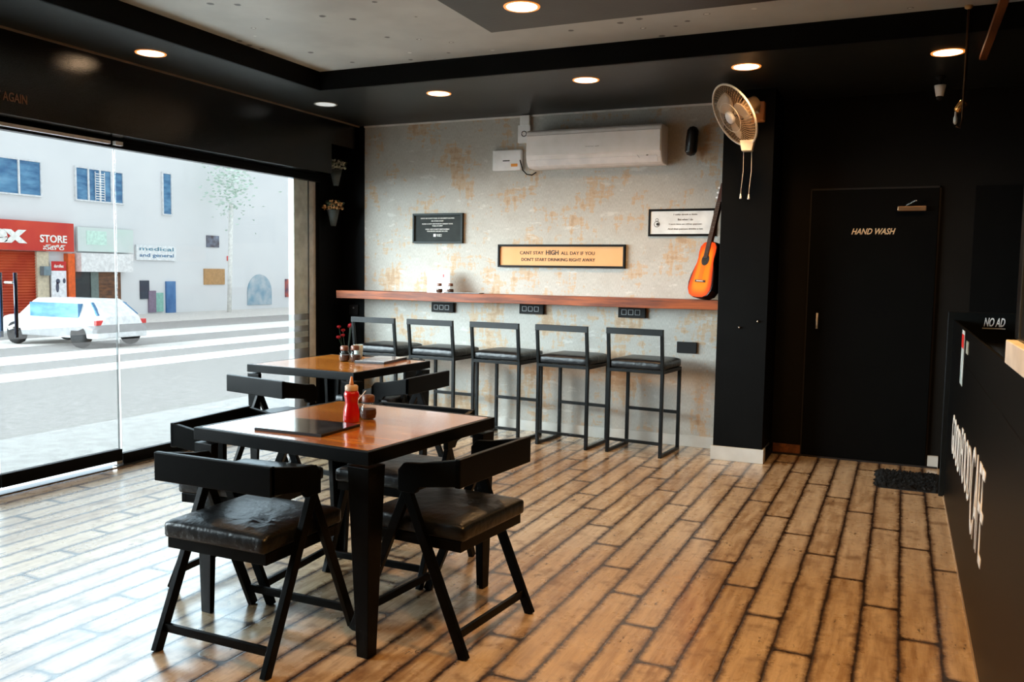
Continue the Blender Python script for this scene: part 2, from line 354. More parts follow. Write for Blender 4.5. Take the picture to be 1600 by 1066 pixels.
struct('ceiling_panel', B(((-2.17, .9, CZ), (.9, 4.44, 2.856))), mat('panel_soffit', (42, 42, 39), .45, noise=((50, 50, 46), 5, (1, 1, 1)), bump=(60, .08)))

# street glazing: fixed panes and the door leaf, with frosted bands
GAPS = [(.875, .925), (.772, .822), (.67, .72)]
def glazing(y0, y1, name, film=True, zb=.08, rail_z=(0, .08)):
    p = struct(name, B(((XL-.012, y0, zb), (XL, y1, 2.178))), M_GLASS)
    r = obj('window_frame', B(((XL-.025, y0, rail_z[0]), (XL+.02, y1, rail_z[1]))), M_METAL, p, bevel=.002)
    if film:
        bm = bmesh.new(); zs = [zb+.003, .67, .72, .772, .822, .875, .925, .98]
        for a, b in ((zs[0], zs[1]), (zs[2], zs[3]), (zs[4], zs[5]), (zs[6], zs[7])):
            vs = [bm.verts.new((XL+.002, y, z)) for y, z in ((y0+.003, a), (y1-.003, a), (y1-.003, b), (y0+.003, b))]; bm.faces.new(vs)
        obj('frosted_film', bm, M_FILM, p)
    obj('window_edge', B(((XL-.014, y1-.005, zb), (XL+.001, y1-.002, 2.178))), mat('glass_edge', (58, 66, 66), .3), p)
    return p
glazing(4.246, 6.335, 'window_1', zb=.078, rail_z=(0, .08))
glazing(.56, 2.44, 'window_2')
d1 = glazing(3.36, 4.238, 'door_1', zb=.112, rail_z=(.035, .115))
obj('hinge', B(((XL-.02, 4.19, .012), (XL+.02, 4.236, .034))), M_CHROME, d1)
d2 = glazing(2.45, 3.352, 'door_2', zb=.112, rail_z=(.035, .115))
for dd, hy in ((d1, 3.465), (d2, 3.40-.15)):
    bm = bmesh.new(); tube(bm, [(XL+.045, hy, .94), (XL+.045, hy, 1.33)], .011, 12); 
    h = obj('door_handle', bm, mat('navy_handle', (18, 24, 52), .25), dd, smooth=True)
    bm = bmesh.new()
    for z in (1.0, 1.27): tube(bm, [(XL-.05, hy, z), (XL+.045, hy, z)], .007, 8)
    obj('handle_bracket', bm, M_CHROME, h, smooth=True)
    bm = bmesh.new(); tube(bm, [(XL-.05, hy-.03, .94), (XL-.05, hy-.03, 1.33)], .011, 12)
    obj('door_handle', bm, mat('blue_steel_handle', (60, 90, 130), .25), dd, smooth=True)
struct('trim_8', B(((XL-.03, .56, -.001), (XL+.06, 6.48, .006))), mat('steel_floor_track', (60, 66, 66), .3, metal=.6))

# handwash door
d3 = struct('door_3', B(((-.655, YD-.035, .01), (.21, YD-.002, 2.03))), mat('black_door_paint', (3, 4, 4), .5, spec=.1, noise=((5, 6, 6), 6, (1, 1, 1))), bevel=.003)
text('lettering', 'HAND WASH', .045, .30, BACK, (-.215, YD-.037, 1.722), M_CREAM, d3, shear=.35, bold=.02)
bm = bmesh.new(); tube(bm, [(-.578, YD-.075, .99), (-.578, YD-.075, 1.11)], .008, 10); tube(bm, [(-.578, YD-.075, 1.0), (-.578, YD-.03, 1.0)], .006); tube(bm, [(-.578, YD-.075, 1.1), (-.578, YD-.03, 1.1)], .006)
obj('door_handle', bm, mat('pale_handle', (205, 200, 190), .35), d3, smooth=True)
cl = obj('door_closer', B(((-.06, YD-.085, 1.865), (.13, YD-.036, 1.90))), mat('bronze_closer', (150, 122, 92), .35, metal=.7), d3, bevel=.006)
bm = bmesh.new(); beam(bm, (.0, YD-.07, 1.905), (.06, YD-.12, 1.935), .014, .006); beam(bm, (.06, YD-.12, 1.935), (.13, YD-.03, 1.94), .014, .006); obj('closer_arm', bm, M_CHROME, cl)
struct('trim_9', B(((-.665, YD-.02, 0), (-.656, YD-.001, 2.045)), ((.211, YD-.02, 0), (.222, YD-.001, 2.045)), ((-.665, YD-.02, 2.032), (.222, YD-.001, 2.045)), ((-.87, YD-.05, 0), (.29, YD-.03, .012))), M_BEAM)
struct('recess_shade_slab', B(((.44, YD-.03, 0), (.9, YD-.001, 2.04))), M_BLACK)  # black slab puts the recess darkness into colour, no opening is cut
bpy.data.objects['trim_9'].data.materials[0] = mat('door_surround', (22, 16, 12), .6)

# ------------------------------------------------------------------ lamps
def downlight(x, y, label, power, z=CZ, lit=True, col=(1.0, .56, .24), emis=14, ecol=(255, 214, 170)):
    t = thing('ceiling_light', label, 'ceiling light', (x, y, z), 0, 'round recessed ceiling lights')
    obj('rim', L([(.078, -.002), (.092, -.004), (.094, 0), (.078, .002)], n=40, cap=False), mat('halo_glow_rim', (226, 190, 150), .4, emit=((255, 150, 60), .8) if lit else None) if lit else mat('dull_rim', (190, 190, 186), .4), t, smooth=True)  # emission on the lit rim paints the orange halo around the lamp
    me = mat('lit_diffuser_%d' % round(emis*10) if lit else 'dim_diffuser', (240, 240, 235), .5, emit=(ecol, emis) if lit else ((225, 235, 235), .45))
    obj('diffuser', L([(.079, -.0025), (.079, 0)], n=40), me, t)
    if lit:
        ld = bpy.data.lights.new('downlight', 'SPOT'); ld.energy = power*WARM; ld.color = col; ld.spot_size = math.radians(150); ld.spot_blend = .9; ld.shadow_soft_size = .07
        lo = bpy.data.objects.new('downlight', ld); COL.objects.link(lo); lo.location = (x, y, z-.03)
    return t
downlight(-4.38, 4.08, 'lit round recessed ceiling light above the street glazing', 14)
downlight(-4.34, 5.83, 'dim unlit round ceiling light in the corner over the planters', 0, lit=False)
downlight(-3.26, 5.78, 'lit round ceiling light on the back soffit over the small dark framed notice', 46)
downlight(-2.07, 5.74, 'lit round ceiling light above the air conditioner', 60)
downlight(-.98, 5.74, 'lit round ceiling light just above the wall fan', 52)
downlight(.18, 5.80, 'lit round ceiling light beside the small security camera', 26)
downlight(-1.82, 4.07, 'lit round ceiling light in the dropped ceiling panel at the top of the photo', 26, emis=14)
downlight(-.15, 2.6, 'round ceiling light overhead near the serving counter', 125, col=(1.0, .50, .15))
downlight(-1.9, 1.7, 'round ceiling light overhead on the street side of the dropped panel', 22)
downlight(-.5, 1.2, 'round ceiling light overhead near the camera end of the dropped panel', 120, col=(1.0, .50, .15))

# ------------------------------------------------------------------ tables
def make_table(label):
    t = thing('dining_table', label, 'table', group='square dining tables')
    h = .435
    fr = bmesh.new()
    for a, b in (((-h, -h), (h, -h+.022)), ((-h, h-.022), (h, h)), ((-h, -h+.022), (-h+.022, h-.022)), ((h-.022, -h+.022), (h, h-.022))):
        bx(fr, (a[0], a[1], .70), (b[0], b[1], .75))
    obj('apron', fr, M_METAL, t, bevel=.003)
    obj('tabletop', B(((-h+.0225, -h+.0225, .725), (h-.0225, h-.0225, .7495))), M_TABLE, t)
    for sx in (-1, 1):
        for sy in (-1, 1):
            bm = bmesh.new(); o = h-.002
            top = [(o, o), (o-.095, o), (o-.095, o-.03), (o-.03, o-.03), (o-.03, o-.095), (o, o-.095)]
            q = o-.012; bot = [(q, q), (q-.05, q), (q-.05, q-.02), (q-.02, q-.02), (q-.02, q-.05), (q, q-.05)]
            A = [bm.verts.new((sx*x, sy*y, .69)) for x, y in top]; Bv = [bm.verts.new((sx*x, sy*y, 0)) for x, y in bot]
            bm.faces.new(A[::-1]); bm.faces.new(Bv)
            for i in range(6): bm.faces.new((A[i], A[(i+1) % 6], Bv[(i+1) % 6], Bv[i]))
            obj('leg', bm, M_METAL, t, bevel=.002)
    return t
tb = make_table('nearest square wooden table, with the red ketchup bottle on it')
tb.location = (-2.05, 2.925, 0); tb.rotation_euler.z = math.radians(-4.5)
dup(tb, (-3.445, 4.80, 0), math.radians(-2.5), 'farther square wooden table, between the near table and the bar stools')

# ------------------------------------------------------------------ chairs
def cushion(w, d, z0, z1, nx=12, ny=12, wr=.004, seed=1):
    bm = bmesh.new(); rnd = random.Random(seed); g = []
    for k, z in enumerate((z0, z1)):
        rows = []
        for i in range(nx+1):
            r = []
            for j in range(ny+1):
                x = (i/nx-.5)*w; y = (j/ny-.5)*d
                ex = min(i, nx-i)/nx; ey = min(j, ny-j)/ny; e = min(1, min(ex, ey)*6)
                zz = z if k == 0 else z - .012*(1-e)**2 + (wr*math.sin(x*70+y*45+seed)*math.exp(-((x-w*.22)**2+(y+d*.22)**2)/.008) if e > .5 else 0) + .006*e*math.cos(x*7)*math.cos(y*7)
                r.append(bm.verts.new((x, y, zz)))
            rows.append(r)
        g.append(rows)
    for k in (0, 1):
        for i in range(nx):
            for j in range(ny): bm.faces.new((g[k][i][j], g[k][i+1][j], g[k][i+1][j+1], g[k][i][j+1]))
    ring = [(i, 0) for i in range(nx)] + [(nx, j) for j in range(ny)] + [(i, ny) for i in range(nx, 0, -1)] + [(0, j) for j in range(ny, 0, -1)]
    for (a, b), (c, d_) in zip(ring, ring[1:]+ring[:1]): bm.faces.new((g[0][a][b], g[0][c][d_], g[1][c][d_], g[1][a][b]))
    return bm
def make_chair(label):
    t = thing('dining_chair', label, 'chair', group='black chairs around the dining tables')
    s = obj('seat', cushion(.455, .44, .415, .485, 16, 16, .006), M_LEATHER, t, bevel=.012, smooth=True); s.location = (0, -.01, 0)
    obj('seat_frame', B(((-.222, -.215, .375), (.222, -.19, .415)), ((-.222, .17, .375), (.222, .195, .415)), ((-.222, -.19, .375), (-.2, .17, .415)), ((.2, -.19, .375), (.222, .17, .415))), M_METAL, t, bevel=.002)
    bm = bmesh.new(); bx(bm, (-.262, -.235, .618), (.262, -.212, .722)); obj('backrest', bm, M_METAL, t, bevel=.004)
    for sx in (-1, 1):
        bm = bmesh.new()
        prism(bm, [(-.234, .722), (-.234, .625), (-.06, .60), (-.04, .575), (.035, .575), (.035, .655), (.01, .682), (-.06, .688)], 0, sx*.238, sx*.262)
        obj('armrest', bm, M_METAL, t, bevel=.003)
    for sx in (-1, 1):
        bm = bmesh.new(); beam(bm, (sx*.246, -.252, 0), (sx*.246, .012, .60), .036, .024, up=(1, 0, 0)); obj('leg', bm, M_METAL, t, bevel=.002)
        bm = bmesh.new(); beam(bm, (sx*.246, .252, 0), (sx*.246, -.008, .60), .036, .022, up=(1, 0, 0)); obj('leg', bm, M_METAL, t, bevel=.002)
    for sy in (-1, 1):
        bm = bmesh.new(); yy = sy*(.252-.0335)
        beam(bm, (-.235, yy, .08), (.235, yy, .08), .016, .03); obj('stretcher', bm, M_METAL, t, bevel=.002)
    return t
R = math.radians
ch = make_chair('nearest black chair, with the wrinkled leather seat, on the camera side of the near table')
ch.location = (-2.132, 2.447, 0); ch.rotation_euler.z = R(0)
dup(ch, (-1.585, 2.89, 0), R(90-5), 'black chair on the open-floor side of the ketchup table')
dup(ch, (-2.575, 2.945, 0), R(-90+5), 'black chair on the window side of the ketchup table')
dup(ch, (-2.09, 3.385, 0), R(180), 'black chair on the bar-stool side of the ketchup table, mostly hidden by the tabletop')
dup(ch, (-3.48, 4.25, 0), R(-11), 'black chair on the camera side of the farther table')
dup(ch, (-2.95, 4.73, 0), R(90), 'black chair on the right of the farther table, its back towards the bar stools')
dup(ch, (-3.47, 5.28, 0), R(180), 'black chair behind the farther table, nearly hidden beneath it')

# ------------------------------------------------------------------ bar stools
def make_stool(label):
    t = thing('bar_stool', label, 'bar stool', group='black bar stools along the wooden counter')
    W, D = .215, .20; q = .0125
    for sx in (-1, 1):
        bm = bmesh.new(); bx(bm, (sx*W-q, -D-q, 0), (sx*W+q, -D+q, .66)); beam(bm, (sx*W, -D, .655), (sx*W, -D-.035, .965), .024, .024, up=(1, 0, 0)); obj('front_post', bm, M_STOOLMETAL, t, bevel=.002)
        obj('rear_post', B(((sx*W-q, D-q, 0), (sx*W+q, D+q, .66))), M_STOOLMETAL, t, bevel=.002)
        obj('floor_rail', B(((sx*W-q, -D+q, 0), (sx*W+q, D-q, .024))), M_STOOLMETAL, t, bevel=.002)
    obj('seat_frame', B(((-W, -D-q, .635), (W, -D+q, .66)), ((-W, D-q, .635), (W, D+q, .66)), ((-W-q, -D, .635), (-W+q, D, .66)), ((W-q, -D, .635), (W+q, D, .66))), M_STOOLMETAL, t, bevel=.002)
    bm = bmesh.new(); bx(bm, (-W-q, -D-.035-q, .925), (W+q, -D-.035+q, .972)); obj('backrest', bm, M_STOOLMETAL, t, bevel=.002)
    obj('footrest', B(((-W+q, D-.011, .285), (W-q, D+.011, .31))), M_STOOLMETAL, t, bevel=.002)
    obj('stretcher', B(((-W+q, -D-.011, .095), (W-q, -D+.011, .117))), M_STOOLMETAL, t, bevel=.002)
    s = obj('seat', cushion(.44, .43, .661, .735, 10, 10, .002, 3), M_LEATHER, t, bevel=.014, smooth=True); s.location = (0, .012, 0)
    return t
st = make_stool('black bar stool nearest the guitar, rightmost of the row')
st.location = (-1.80, 6.485, 0); st.rotation_euler.z = R(-5)
dup(st, (-2.395, 6.495, 0), R(-5), 'black bar stool second from the guitar end of the row')
dup(st, (-2.985, 6.50, 0), R(-4), 'black bar stool in the middle of the row of five')
dup(st, (-3.59, 6.50, 0), R(-3), 'black bar stool second from the window end of the row')
dup(st, (-4.16, 6.50, 0), R(-2), 'black bar stool nearest the window, leftmost of the row')

# ------------------------------------------------------------------ wooden bar counter and what stands on it
SHZ = 1.19
bm = bmesh.new(); N = 60; x0, x1 = -4.76, -1.25
vs = []
for i in range(N+1):
    x = x0+(x1-x0)*i/N; j = .0015*math.sin(i*.7)+.003*math.sin(i*.23)
    vs.append([bm.verts.new(p) for p in ((x, YB-.001, SHZ-.07), (x, 6.55+j, SHZ-.072+j*.5), (x, 6.545+j*.6, SHZ), (x, YB-.001, SHZ))])
for a, b in zip(vs, vs[1:]):
    for k in range(4): bm.faces.new((a[k], a[(k+1) % 4], b[(k+1) % 4], b[k]))
bm.faces.new(vs[0]); bm.faces.new(vs[-1][::-1])
tag(obj('wall_counter', bm, M_SHELF, bevel=.003), 'long rustic wooden bar counter fixed along the back wall', 'counter')

def guitar():
    t = thing('acoustic_guitar', 'small orange sunburst acoustic guitar leaning on the wooden counter', 'guitar')
    prof = [(0, 0), (.05, .002), (.1, .02), (.128, .06), (.135, .105), (.125, .16), (.105, .215), (.09, .255), (.087, .29), (.092, .335), (.088, .375), (.06, .405), (.02, .413)]
    out = [(x, z) for x, z in prof] + [(-x, z) for x, z in prof[::-1] if x > 0]
    def ext(outl, y0, y1, k=1):
        bm = bmesh.new(); prism(bm, [(x*k, .2+(z-.2)*k) for x, z in outl], 1, y0, y1); return bm
    obj('body', ext(out, -.0, .075), mat('black_lacquer', (10, 8, 7), .2), t, bevel=.005)
    # sunburst top: orange with a dark rim that belongs to the finish
    n = NT('sunburst_top'); P, X, Y, Z = n.pos()
    zz = n.math('DIVIDE', n.math('SUBTRACT', Z, .20), .225); wdt = n.math('ADD', .115, n.math('MULTIPLY', n.math('COSINE', n.math('MULTIPLY', Z, 11)), .018))
    xx = n.math('DIVIDE', X, wdt); d = n.math('POWER', n.math('ADD', n.math('POWER', n.math('ABSOLUTE', zz), 4), n.math('POWER', n.math('ABSOLUTE', xx), 4)), .25)
    c = n.mix(n.ramp(d, .55, .85), (255, 120, 14), (214, 66, 8)); c = n.mix(n.ramp(d, .84, 1.08), c, (40, 12, 8))
    top = obj('soundboard', ext(out, -.004, 0, .975), n.set(color=c, rough=.22, coat=.5), t)
    obj('sound_hole', L([(.04, 0), (.04, .002)], n=32, mtx=Matrix.Translation((0, -.0045, .275)) @ Matrix.Rotation(PI/2, 4, 'X')), M_RUBBER, t)
    br = obj('bridge', B(((-.055, -.012, .112), (.055, -.004, .128))), mat('dark_bridge', (20, 14, 12), .4), t, bevel=.003)
    bm = bmesh.new()
    for i in range(6): lathe(bm, [(.004, 0), (.003, .004)], n=8, mtx=Matrix.Translation((-.03+i*.012, -.012, .12)) @ Matrix.Rotation(PI/2, 4, 'X'))
    obj('bridge_pin', bm, M_WHITE, br)
    nk = bmesh.new(); beam(nk, (0, .004, .36), (0, .008, .72), .05, .022, up=(1, 0, 0), taper=.8)
    bmn = bmesh.new(); bx(bmn, (-.022, -.012, .29), (.022, .012, .70)); obj('neck', bmn, mat('dark_neck', (52, 28, 18), .4), t, bevel=.003)
    bm = bmesh.new()
    for i in range(14):
        z = .33+.37*(1-.92**i)/(1-.92**14); bx(bm, (-.0215, -.0135, z), (.0215, -.0118, z+.002))
    obj('fret', bm, M_CHROME, t)
    hd = obj('headstock', B(((-.032, -.004, .70), (.032, .012, .84))), mat('headstock_wood', (60, 26, 14), .35), t, bevel=.006)
    for sx in (-1, 1):
        for k in range(3):
            obj('tuning_peg', L([(.007, -.012), (.009, 0), (.007, .012)], n=10, mtx=Matrix.Translation((sx*.042, .004, .735+k*.036)) @ Matrix.Rotation(PI/2, 4, 'Y')), M_WHITE, hd)
    bm = bmesh.new()
    for i in range(6): tube(bm, [(-.02+i*.008, -.014, .12), (-.015+i*.006, -.0145, .70)], .0007, 4)
    obj('string', bm, M_CHROME, t)
    return t
g = guitar(); g.location = (-1.435, 6.60, SHZ)
g.rotation_mode = 'XYZ'
g.matrix_world = Matrix.Translation((-1.435, 6.60, SHZ+.018)) @ Matrix.Rotation(R(-9), 4, 'X') @ Matrix.Rotation(R(9.5), 4, 'Y') @ Matrix.Rotation(R(-38), 4, 'Z') @ Matrix.Scale(1.08, 4)

def make_shaker(label, loc, lid=(92, 48, 34), fill=(60, 34, 22), s=1.0, frac=.5, group='glass spice shakers'):
    t = thing('spice_shaker', label, 'shaker', loc, 0, group); t.scale = (s, s, s)
    obj('jar', L([(.021, 0), (.027, .004), (.031, .022), (.029, .045), (.022, .058), (.02, .064)], n=20), M_JAR, t, smooth=True)
    obj('contents', L([(.018, .003), (.0255, .006), (.0295, .022), (.0275, .06*frac+.008)], n=20), mat('spice_%d_%d_%d' % fill, fill, .9, noise=((84, 54, 36), 300, (1, 1, 1))), t)
    obj('lid', L([(.022, .064), (.023, .067), (.023, .085), (.018, .09)], n=20), mat('perforated_lid_%d' % lid[0], lid, .4, noise=((120, 82, 60), 160, (1, 1, 1))), t, smooth=True)
    return t
def bottle(loc):
    t = thing('ketchup_bottle', 'red squeeze ketchup bottle with nozzle cap on the near table', 'bottle', loc)
    obj('bottle_body', L([(.029, 0), (.033, .005), (.034, .03), (.031, .055), (.026, .078), (.0262, .09), (.031, .108), (.031, .120), (.027, .128), (.024, .131)], n=28), mat('ketchup_red', (206, 16, 12), .25, noise=((170, 8, 8), 6, (1, 1, 1)), coat=.4), t, smooth=True)
    c = obj('cap', L([(.026, .131), (.027, .133), (.027, .150), (.021, .155)], n=28), mat('tan_cap', (206, 178, 150), .4), t, smooth=True)
    obj('nozzle', L([(.010, .154), (.008, .168), (.0045, .188), (.003, .190)], n=14), mat('orange_nozzle', (214, 150, 104), .4), c, smooth=True)
bottle((-2.05, 2.925, .7495))
make_shaker('glass spice shaker beside the ketchup bottle, on its far side', (-2.03, 3.018, .7495), s=1.15)
make_shaker('glass shaker half hidden behind the ketchup bottle', (-2.105, 3.04, .7495), s=1.05)
t = obj('drinking_straw', T([(-2.066, 2.99, .7505), (-2.07, 3.0, .83), (-2.05, 3.03, .868)], .0022), M_WHITE); tag(t, 'thin white straw standing between the ketchup bottle and the shaker', 'straw')

def menu(label, loc, rz, w, d, h=.008, cover=(44, 46, 52), group='menu boards'):
    t = thing('menu_board', label, 'menu', loc, rz, group)
    obj('backing', B(((-w/2, -d/2, 0), (w/2, d/2, h))), mat('menu_backing', (10, 10, 12), .4), t, bevel=.001)
    obj('page', B(((-w/2+.003, -d/2+.003, h), (w/2-.003, d/2-.003, h+.0015))), mat('menu_page_%d' % cover[0], cover, .12, noise=(tuple(c+40 for c in cover), 14, (1, 1, 1)), coat=.8), t)
    return t
menu('dark glossy menu board lying on the near table in front of the ketchup', (-2.112, 2.72, .7495), R(1), .315, .26, .010)
menu('white topped menu board lying on the farther table', (-3.27, 5.02, .7495), R(8), .22, .38, .016, (196, 196, 200))
make_shaker('left glass shaker with white napkin glare on the farther table', (-3.475, 4.875, .7495), s=1.2)
make_shaker('right glass shaker on the farther table, next to the menu board', (-3.405, 4.90, .7495), s=1.25)
tg = obj('glass_tumbler', L([(.024, 0), (.027, .004), (.033, .11), (.031, .11), (.025, .008)], n=20, cap=False), mat('milky_glass', (160, 168, 160), .2), smooth=True, loc=(-3.44, 4.99, .7495)); tag(tg, 'pale glass tumbler standing behind the shakers on the farther table', 'glass')
# on the bar counter
cdo = thing('table_card', 'white upright card with a small red mark on the wooden bar counter', 'card', (-3.745, 6.66, SHZ))
obj('card', B(((-.115, 0, 0), (.115, .004, .195))), mat('white_card', (226, 228, 226), .5), cdo)
obj('emblem', B(((.045, -.001, .135), (.058, 0, .165))), mat('red_mark', (176, 60, 60), .5), cdo)
make_shaker('glass spice shaker on the bar counter in front of the white card', (-3.70, 6.60, SHZ), s=.95)
make_shaker('glass spice shaker on the bar counter just right of the white card', (-3.605, 6.63, SHZ), s=.95)
menu('thin black menu lying on the bar counter right of the shakers', (-3.47, 6.625, SHZ), R(2), .34, .10, .007, (30, 30, 32))

# ------------------------------------------------------------------ things on the back wall
def frame(name, label, x0, x1, z0, z1, fc, pc, group, fw=.018, proud=.03):
    t = thing(name, label, 'framed sign', ((x0+x1)/2, YB, (z0+z1)/2), 0, group); w, h = (x1-x0)/2, (z1-z0)/2
    obj('frame', B(((-w, -proud, -h), (w, 0, -h+fw)), ((-w, -proud, h-fw), (w, 0, h)), ((-w, -proud, -h+fw), (-w+fw, 0, h-fw)), ((w-fw, -proud, -h+fw), (w, 0, h-fw))), fc, t, bevel=.002)
    p = obj('print', B(((-w+fw, -.014, -h+fw), (w-fw, -.002, h-fw))), pc, t)
    return t, p
FG = 'framed sayings on the back wall'
t, p = frame('framed_sign', 'small dark grey framed notice with white text on the back wall', -4.10, -3.585, 1.632, 1.90, mat('grey_frame', (30, 38, 36), .5, spec=.25), mat('grey_print', (50, 54, 53), .85, spec=.2), FG)
for s, z, wd in (('RIGHTS ARE ALWAYS YOURS. NO ARGUMENTS ALLOWED', .090, .345), ('NO OTHER DOUBT', .066, .125), ('PLEASE ACCEPT EMOTIONS IN CURRENT STATE', .040, .315), ('TABLE IS LIMIT', .022, .11), ('OUR CAFE IS NOT RESPONSIBLE', -.008, .245), ('FOR PEOPLE FALLING IN LOVE', -.026, .21)):
    text('lettering', s, .010, wd, BACK, (-.005, -.015, z), M_TEXTW, p, bold=.012)
obj('emblem', B(((-.045, -.0155, -.075), (-.02, -.014, -.05))), M_TEXTW, p, bevel=.004)
text('lettering', 'SLEEPY\nTABLE', .022, .055, BACK, (.015, -.015, -.063), M_TEXTW, p, bold=.012)
t, p = frame('framed_sign', 'long orange framed saying in the middle of the back wall', -3.235, -2.08, 1.425, 1.622, mat('black_frame', (10, 9, 8), .5, spec=.15), mat('amber_print', (222, 160, 96), .6, noise=((228, 172, 118), 2, (1, 1, 1))), FG)
text('lettering', 'CANT STAY', .028, .22, BACK, (-.26, -.015, .027), M_TEXTK, p, bold=.005)
text('lettering', 'HIGH', .04, .115, BACK, (-.07, -.015, .03), M_TEXTK, p, bold=.02)
text('lettering', 'ALL DAY IF YOU', .028, .30, BACK, (.16, -.015, .025), M_TEXTK, p, bold=.005)
text('lettering', "DON'T START DRINKING RIGHT AWAY", .028, .67, BACK, (-.02, -.015, -.03), M_TEXTK, p, bold=.005)
t, p = frame('framed_sign', 'white framed saying partly behind the neck of the guitar', -1.895, -1.355, 1.688, 1.905, mat('black_frame', (10, 9, 8), .5, spec=.15), mat('white_print', (216, 220, 220), .5), FG, proud=.02)
for s, z, wd in (('I only drink a little', .062, .19), ('But when I do', .024, .12), ('I turn into an other person', -.014, .26), ('And that person drinks a lot', -.052, .28)):
    text('lettering', s, .015, wd, BACK, (.03, -.015, z), M_TEXTK, p, bold=-.002)
bm = bmesh.new(); tube(bm, [(-.2+.022*math.cos(a*PI/10), -.015, -.012+.022*math.sin(a*PI/10)) for a in range(20)], .002, 4, closed=True)
lathe(bm, [(.012, 0), (.012, .001)], n=16, mtx=Matrix.Translation((-.193, -.015, -.012)) @ Matrix.Rotation(PI/2, 4, 'X'))
tube(bm, [(-.2+.011*math.cos(a*PI/8), -.015, .022+.011*math.sin(a*PI/8)) for a in range(16)], .0018, 4, closed=True)
obj('emblem', bm, M_TEXTK, p)

# air conditioner
ac = thing('air_conditioner', 'long white split air conditioner high on the back wall', 'air conditioner', (-2.33, YB, 2.25))
out = [(0, .305), (-.175, .305), (-.198, .29), (-.205, .26), (-.205, .09), (-.195, .05), (-.165, .012), (-.13, 0), (0, 0)]
bm = bmesh.new(); prism(bm, out, 0, -.575, .575); obj('casing', bm, M_WHITE, ac, bevel=.01)
bm = bmesh.new(); prism(bm, [(-.205, .262), (-.2115, .258), (-.2115, .095), (-.205, .088)], 0, -.565, .565); obj('front_panel', bm, mat('ac_front', (246, 246, 244), .3), ac, bevel=.002)
bm = bmesh.new(); prism(bm, [(-.197, .062), (-.203, .06), (-.175, .016), (-.168, .018)], 0, -.54, .54); obj('vent_flap', bm, mat('ac_flap', (236, 240, 243), .3), ac, bevel=.001)
text('lettering', 'inverter split', .008, .115, BACK, (.01, -.2125, .15), mat('faint_grey_text', (170, 170, 168), .5), ac)
bm = bmesh.new(); beam(bm, (.38, -.204, .068), (.40, -.2, .045), .003, .002); bx(bm, (.455, -.206, .058), (.47, -.2, .066)); obj('display', bm, mat('grey_mark', (120, 122, 122), .5), ac)
# switch plate left of the unit, upper conduit box, cable
sw = thing('socket_outlet', 'white wall socket with an orange switch left of the air conditioner', 'socket', (-3.155, YB, 2.345))
obj('plate', B(((-.135, -.045, -.09), (.135, 0, .085))), M_WHITE, sw, bevel=.008)
obj('switch', B(((.045, -.052, -.06), (.105, -.045, -.035))), mat('orange_switch', (226, 150, 50), .4), sw, bevel=.002)
obj('plug_hole', B(((-.035, -.0465, -.012), (.03, -.045, -.004))), M_RUBBER, sw)
ut = thing('conduit_box', 'white cable box rising to the ceiling above the socket', 'conduit', (-3.0, YB, 2.56))
obj('plate', B(((-.06, -.03, -.075), (.055, 0, .075))), M_WHITE, ut, bevel=.004)
obj('trunking', B(((-.04, -.035, .07), (.05, 0, .155))), M_WHITE, ut, bevel=.004)
obj('pull_ring', T([(.0+.022*math.cos(a*PI/8), -.034, .0+.022*math.sin(a*PI/8)) for a in range(16)], .003, closed=True), M_RUBBER, ut, smooth=True)
cb = obj('cable', T([(-3.03, 6.79, 2.34), (-3.01, 6.77, 2.30), (-2.995, 6.77, 2.25), (-2.96, 6.78, 2.215), (-2.92, 6.80, 2.21), (-2.89, 6.82, 2.235)], .005), M_RUBBER, smooth=True); tag(cb, 'short black cable looping from the socket to the air conditioner', 'cable')
sp = thing('wall_speaker', 'small black capsule shaped speaker right of the air conditioner', 'speaker', (-1.545, 6.74, 2.42), 0, rot=(0, R(4), 0))
obj('casing', L([(.004, -.115), (.03, -.105), (.045, -.08), (.048, 0), (.045, .08), (.03, .105), (.004, .115)], n=24), mat('speaker_black', (12, 12, 12), .4), sp, smooth=True)
obj('bracket', B(((-.012, .03, -.03), (.012, .09, .03))), M_METAL, sp)
obj('indicator', L([(.003, 0), (.003, .003)], n=8, mtx=Matrix.Translation((-.02, -.042, -.085)) @ Matrix.Rotation(PI/2, 4, 'X')), M_TEXTW, sp)
# black sockets under the counter
def socket(label, x, z, w, h, n, deep=.035):
    t = thing('socket_outlet', label, 'socket', (x, YB, z), 0, 'black wall sockets')
    obj('plate', B(((-w/2, -deep, -h/2), (w/2, 0, h/2))), M_RUBBER, t, bevel=.004)
    for i in range(n):
        cx = (i-(n-1)/2)*w*.25 - w*.03; r = h*.24
        obj('socket_module', B(((cx-r, -deep-.003, -r), (cx+r, -deep, -r+.004)), ((cx-r, -deep-.003, r-.004), (cx+r, -deep, r)), ((cx-r, -deep-.003, -r), (cx-r+.004, -deep, r)), ((cx+r-.004, -deep-.003, -r), (cx+r, -deep, r))), mat('module_trim', (140, 146, 146), .4), t)
    return t
socket('black three module socket under the bar counter nearest the window', -3.78, 1.055, .225, .088, 3)
socket('black three module socket under the middle of the bar counter', -2.905, 1.068, .225, .088, 3)
socket('black socket strip under the bar counter nearest the guitar', -2.01, 1.068, .23, .09, 3)
socket('small plain black switch plate low on the wall beside the rightmost stool', -1.552, .80, .16, .09, 0, .02)

